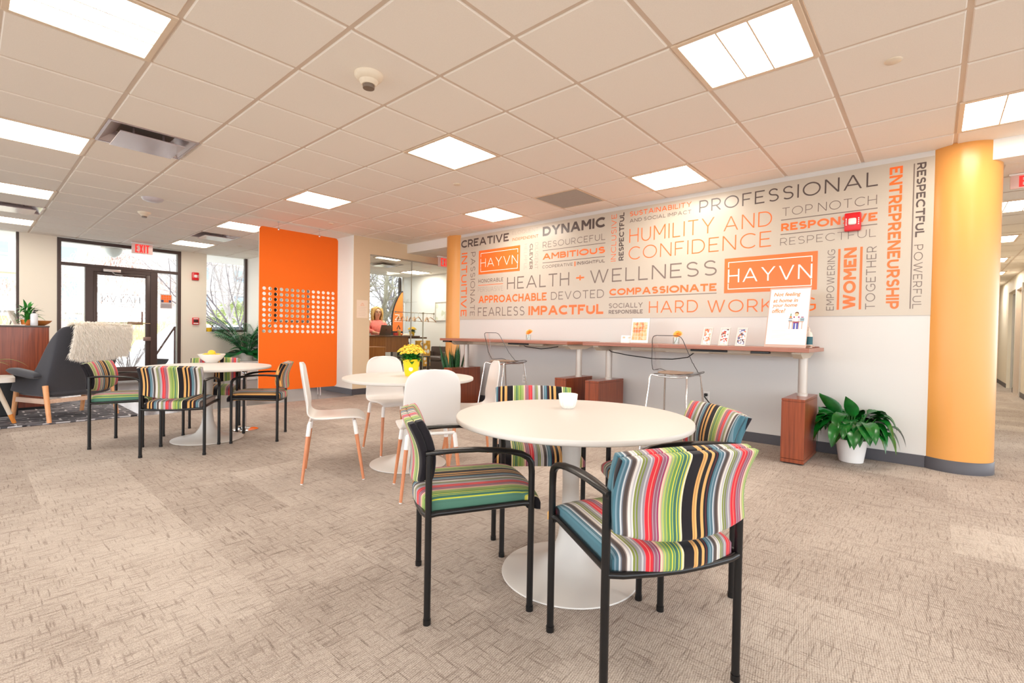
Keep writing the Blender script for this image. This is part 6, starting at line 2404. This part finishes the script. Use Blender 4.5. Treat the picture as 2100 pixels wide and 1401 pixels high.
def limb(bm, p, d, L_, r, depth, rnd, spread, kids, mi=0):
    pts = [p]
    n = 4
    for k in range(n):
        d = (d + Vector((rnd.gauss(0, .10), rnd.gauss(0, .10), rnd.gauss(0, .06) + .03))).normalized()
        p = p + d * L_ / n
        pts.append(p)
    tube(bm, pts, [r * (1 - .5 * k / n) for k in range(n + 1)], 6 if depth > 1 else 4, mi, caps=False)
    if depth <= 0:
        return
    for k in range(kids):
        q = pts[rnd.randint(1, n)] if k else pts[-1]
        nd = (d + Vector((rnd.gauss(0, spread), rnd.gauss(0, spread), rnd.gauss(0, spread * .6)))).normalized()
        limb(bm, q, nd, L_ * rnd.uniform(.6, .8), r * .46, depth - 1, rnd, spread, kids, mi)
def bare_tree(loc, lab, seed, h, r, depth, spread, kids, col, lean_=(0, 0, 1), trunks=1):
    rnd = random.Random(seed)
    t = thing('bare_tree', lab, 'tree', loc)
    m = mat('bark %d' % sum(col), col, .9)
    bm = BM()
    b2 = BM()
    for q in range(trunks):
        d = (Vector(lean_) + Vector((rnd.gauss(0, .25), rnd.gauss(0, .15), 0)) * (trunks > 1)).normalized()
        p = Vector((rnd.uniform(-.1, .1) * (trunks > 1), 0, 0))
        pts = [p + d * h * .35 * k / 4 + Vector((rnd.gauss(0, .03), rnd.gauss(0, .03), 0)) * (k > 0) for k in range(5)]
        tube(bm, pts, [r, r * .9, r * .85, r * .8, r * .7], 10)
        for k in range(kids + 1):
            nd = (d + Vector((rnd.gauss(0, spread), rnd.gauss(0, spread * .6), rnd.gauss(0, .2)))).normalized()
            limb(b2, pts[rnd.randint(2, 4)], nd, h * .38, r * .45, depth, rnd, spread, kids)
    obj('trunk', bm, m, t)
    obj('branches', b2, m, t)
    return t
bare_tree((5.6, 14.6, -.16), 'bare branching tree outside the tree window beside the orange screen', 5, 4.2, .06, 4, .55, 3, (140, 132, 136), (-.45, 0, 1), 2)
bare_tree((8.9, 14.0, -.16), 'thick pale bare tree outside the office window behind the woman', 12, 5.2, .13, 4, .55, 4, (150, 142, 124), (.1, 0, 1), 2)
bare_tree((11.0, 15.5, -.16), 'bare tree farther right outside the office window', 15, 5.5, .10, 4, .6, 4, (140, 136, 132), (-.2, 0, 1), 2)
bare_tree((9.6, 18.0, -.16), 'dark thin bare tree deep behind the office window', 19, 6.5, .10, 4, .6, 4, (84, 80, 84), (0, 0, 1), 3)
bare_tree((6.9, 20.0, -.16), 'distant bare tree outside the tree window', 23, 6.0, .09, 4, .6, 4, (176, 168, 164), (0, 0, 1), 2)
# frosty shrub in a white planter just outside the entrance door
t = thing('outdoor_planter', 'white planter with pale bare twigs just outside the entrance door', 'planter', (2.25, 12.6, -.16))
bm = BM()
box(bm, (-.28, -.22, 0), (.28, .22, .36), .01)
obj('planter_box', bm, m_white, t, smooth=False)
bm = BM()
rnd = random.Random(31)
for k in range(16):
    a = 2 * PI * k / 16
    limb(bm, Vector((.08 * math.cos(a), .08 * math.sin(a), .34)), Vector((.45 * math.cos(a), .45 * math.sin(a), 1)).normalized(), .45, .009, 2, rnd, .4, 3)
obj('bare_twigs', bm, mat('frosty twig', (186, 180, 182), .9), t)
# hanging brown hedge mass and bushes beyond the drive
def bush(loc, lab, seed, rx, ry, rz_, n, col, ln, name='bush', cat='bush', hang=0.0):
    rnd = random.Random(seed)
    t = thing(name, lab, cat, loc)
    bm = BM()
    for k in range(n):
        a, e, q = rnd.uniform(0, 2 * PI), rnd.uniform(-.1, PI / 2), rnd.uniform(.5, 1) ** .5
        p = Vector((rx * q * math.cos(a) * math.cos(e), ry * q * math.sin(a) * math.cos(e), rz_ * (.35 + .65 * q * math.sin(e))))
        d = Vector((rnd.gauss(0, 1), rnd.gauss(0, 1), rnd.gauss(0, .7) - hang)).normalized()
        leaf(bm, p, d, (rnd.random(), rnd.random(), .4), ln * rnd.uniform(.6, 1.3), ln * .32 * (1 - .7 * min(1, hang)), .5 + hang, 3, shape=.7)
    obj('foliage', bm, mat('bush %d' % sum(col), col, .9, noise=.3, nscale=2), t)
    bm = BM()
    for k in range(5):
        tube(bm, [(0, 0, 0), (rx * .5 * math.cos(k * 1.3), ry * .5 * math.sin(k * 1.3), rz_ * .6)], .012, 5)
    obj('stems', bm, mat('stem brown', (190, 172, 164), .9), t)
bush((3.7, 23.0, -.16), 'tall pinkish brown bare shrub mass seen through the entrance door', 41, 2.6, 1.5, 4.2, 3600, (224, 204, 196), .30, hang=.9)
bush((.9, 25.6, -.16), 'pinkish brown shrub behind the left sidelight of the entrance', 42, 2.2, 1.4, 3.0, 1800, (226, 206, 196), .32, hang=.9)
bush((6.5, 22.6, -.16), 'yellow green clipped bush beyond the right sidelight', 43, 1.1, .8, 1.2, 1500, (176, 186, 96), .16)
bush((9.4, 26.0, -.16), 'pale green shrub behind the tree window', 44, 2.2, 1.5, 2.6, 1800, (176, 188, 130), .26)
bush((9.4, 13.6, -.16), 'dark green evergreen shrub low in the office window', 45, .9, .6, 1.35, 1600, (70, 118, 104), .14)
bush((-3.6, 26.0, -.16), 'low hedge outside the window at the left edge', 46, 2.5, .8, .9, 1500, (140, 150, 100), .18)
# parked cars
def car(loc, rz, lab, col):
    t = thing('parked_car', lab, 'car', loc, rz)
    side = [(-2.1, .30), (-2.15, .62), (-2.0, .82), (-1.45, .90), (-.85, 1.34), (.55, 1.38), (1.25, .95), (1.95, .80), (2.12, .58), (2.1, .30)]
    bm = BM()
    poly_prism(bm, side, [], lambda u, v: (u, -.82 + .10 * max(0, v - .9), v), lambda u, v: (u, .82 - .10 * max(0, v - .9), v))
    obj('car_body', bm, mat('car %d' % sum(col), col, .25, coat=.5), t, smooth=False)
    for s in (-1, 1):
        bm = BM()
        poly_prism(bm, [(-1.25, .93), (-.78, 1.27), (.48, 1.30), (1.02, .96)], [], lambda u, v: (u, s * (.825 - .10 * max(0, v - .9)), v), lambda u, v: (u, s * (.80 - .10 * max(0, v - .9)), v))
        obj('side_window', bm, mat('car glass', (50, 56, 62), .1), t, smooth=False)
        for x in (-1.3, 1.3):
            bm = BM()
            n0 = 24
            poly_prism(bm, [(.31 * math.cos(2 * PI * k / n0), .31 * math.sin(2 * PI * k / n0)) for k in range(n0)], [], lambda u, v: (x + u, s * .84, .31 + v), lambda u, v: (x + u, s * .66, .31 + v))
            obj('wheel', bm, m_blackp, t, smooth=False)
    return t
car((5.6, 18.6, -.16), D(30), 'white parked car seen through the right entrance sidelight', (236, 238, 242))
car((11.2, 22.5, -.16), D(10), 'blue grey parked car seen low in the tree window', (120, 130, 160))
# porch lamp and stair rail
t = thing('porch_lamp', 'round glass porch lamp hanging outside above the entrance door', 'lamp', (2.06, 12.9, 2.72))
bm = BM()
lathe(bm, [(0, 0), (.20, 0), (.20, -.02), (.15, -.03), (0, -.03)], (0, 0, 0), 36)
obj('lamp_canopy', bm, m_alu, t)
bm = BM()
lathe(bm, [(.15, -.03), (.14, -.08), (.10, -.15), (.04, -.20), (0, -.21)], (0, 0, 0), 36)
obj('lamp_glass', bm, mat('frosted ribbed glass', (214, 220, 218), .25), t)
bm = BM()
box(bm, (-3, YO, 2.72), (7, 13.6, 2.9))
struct('trim_1', bm, m_white)
t = thing('stair_rail', 'dark sloping handrail outside the right entrance sidelight', 'handrail', (2.75, 13.0, -.16))
bm = BM()
tube(bm, [(-.25, 0, 0.05), (.42, 0, 1.25), (.75, 0, 1.25)], .022, 8)
obj('rail_bar', bm, m_bronze, t)
bm = BM()
tube(bm, [(.42, 0, 0), (.42, 0, 1.25)], .02, 8)
tube(bm, [(.74, 0, 0), (.74, 0, 1.25)], .02, 8)
obj('rail_post', bm, m_bronze, t)
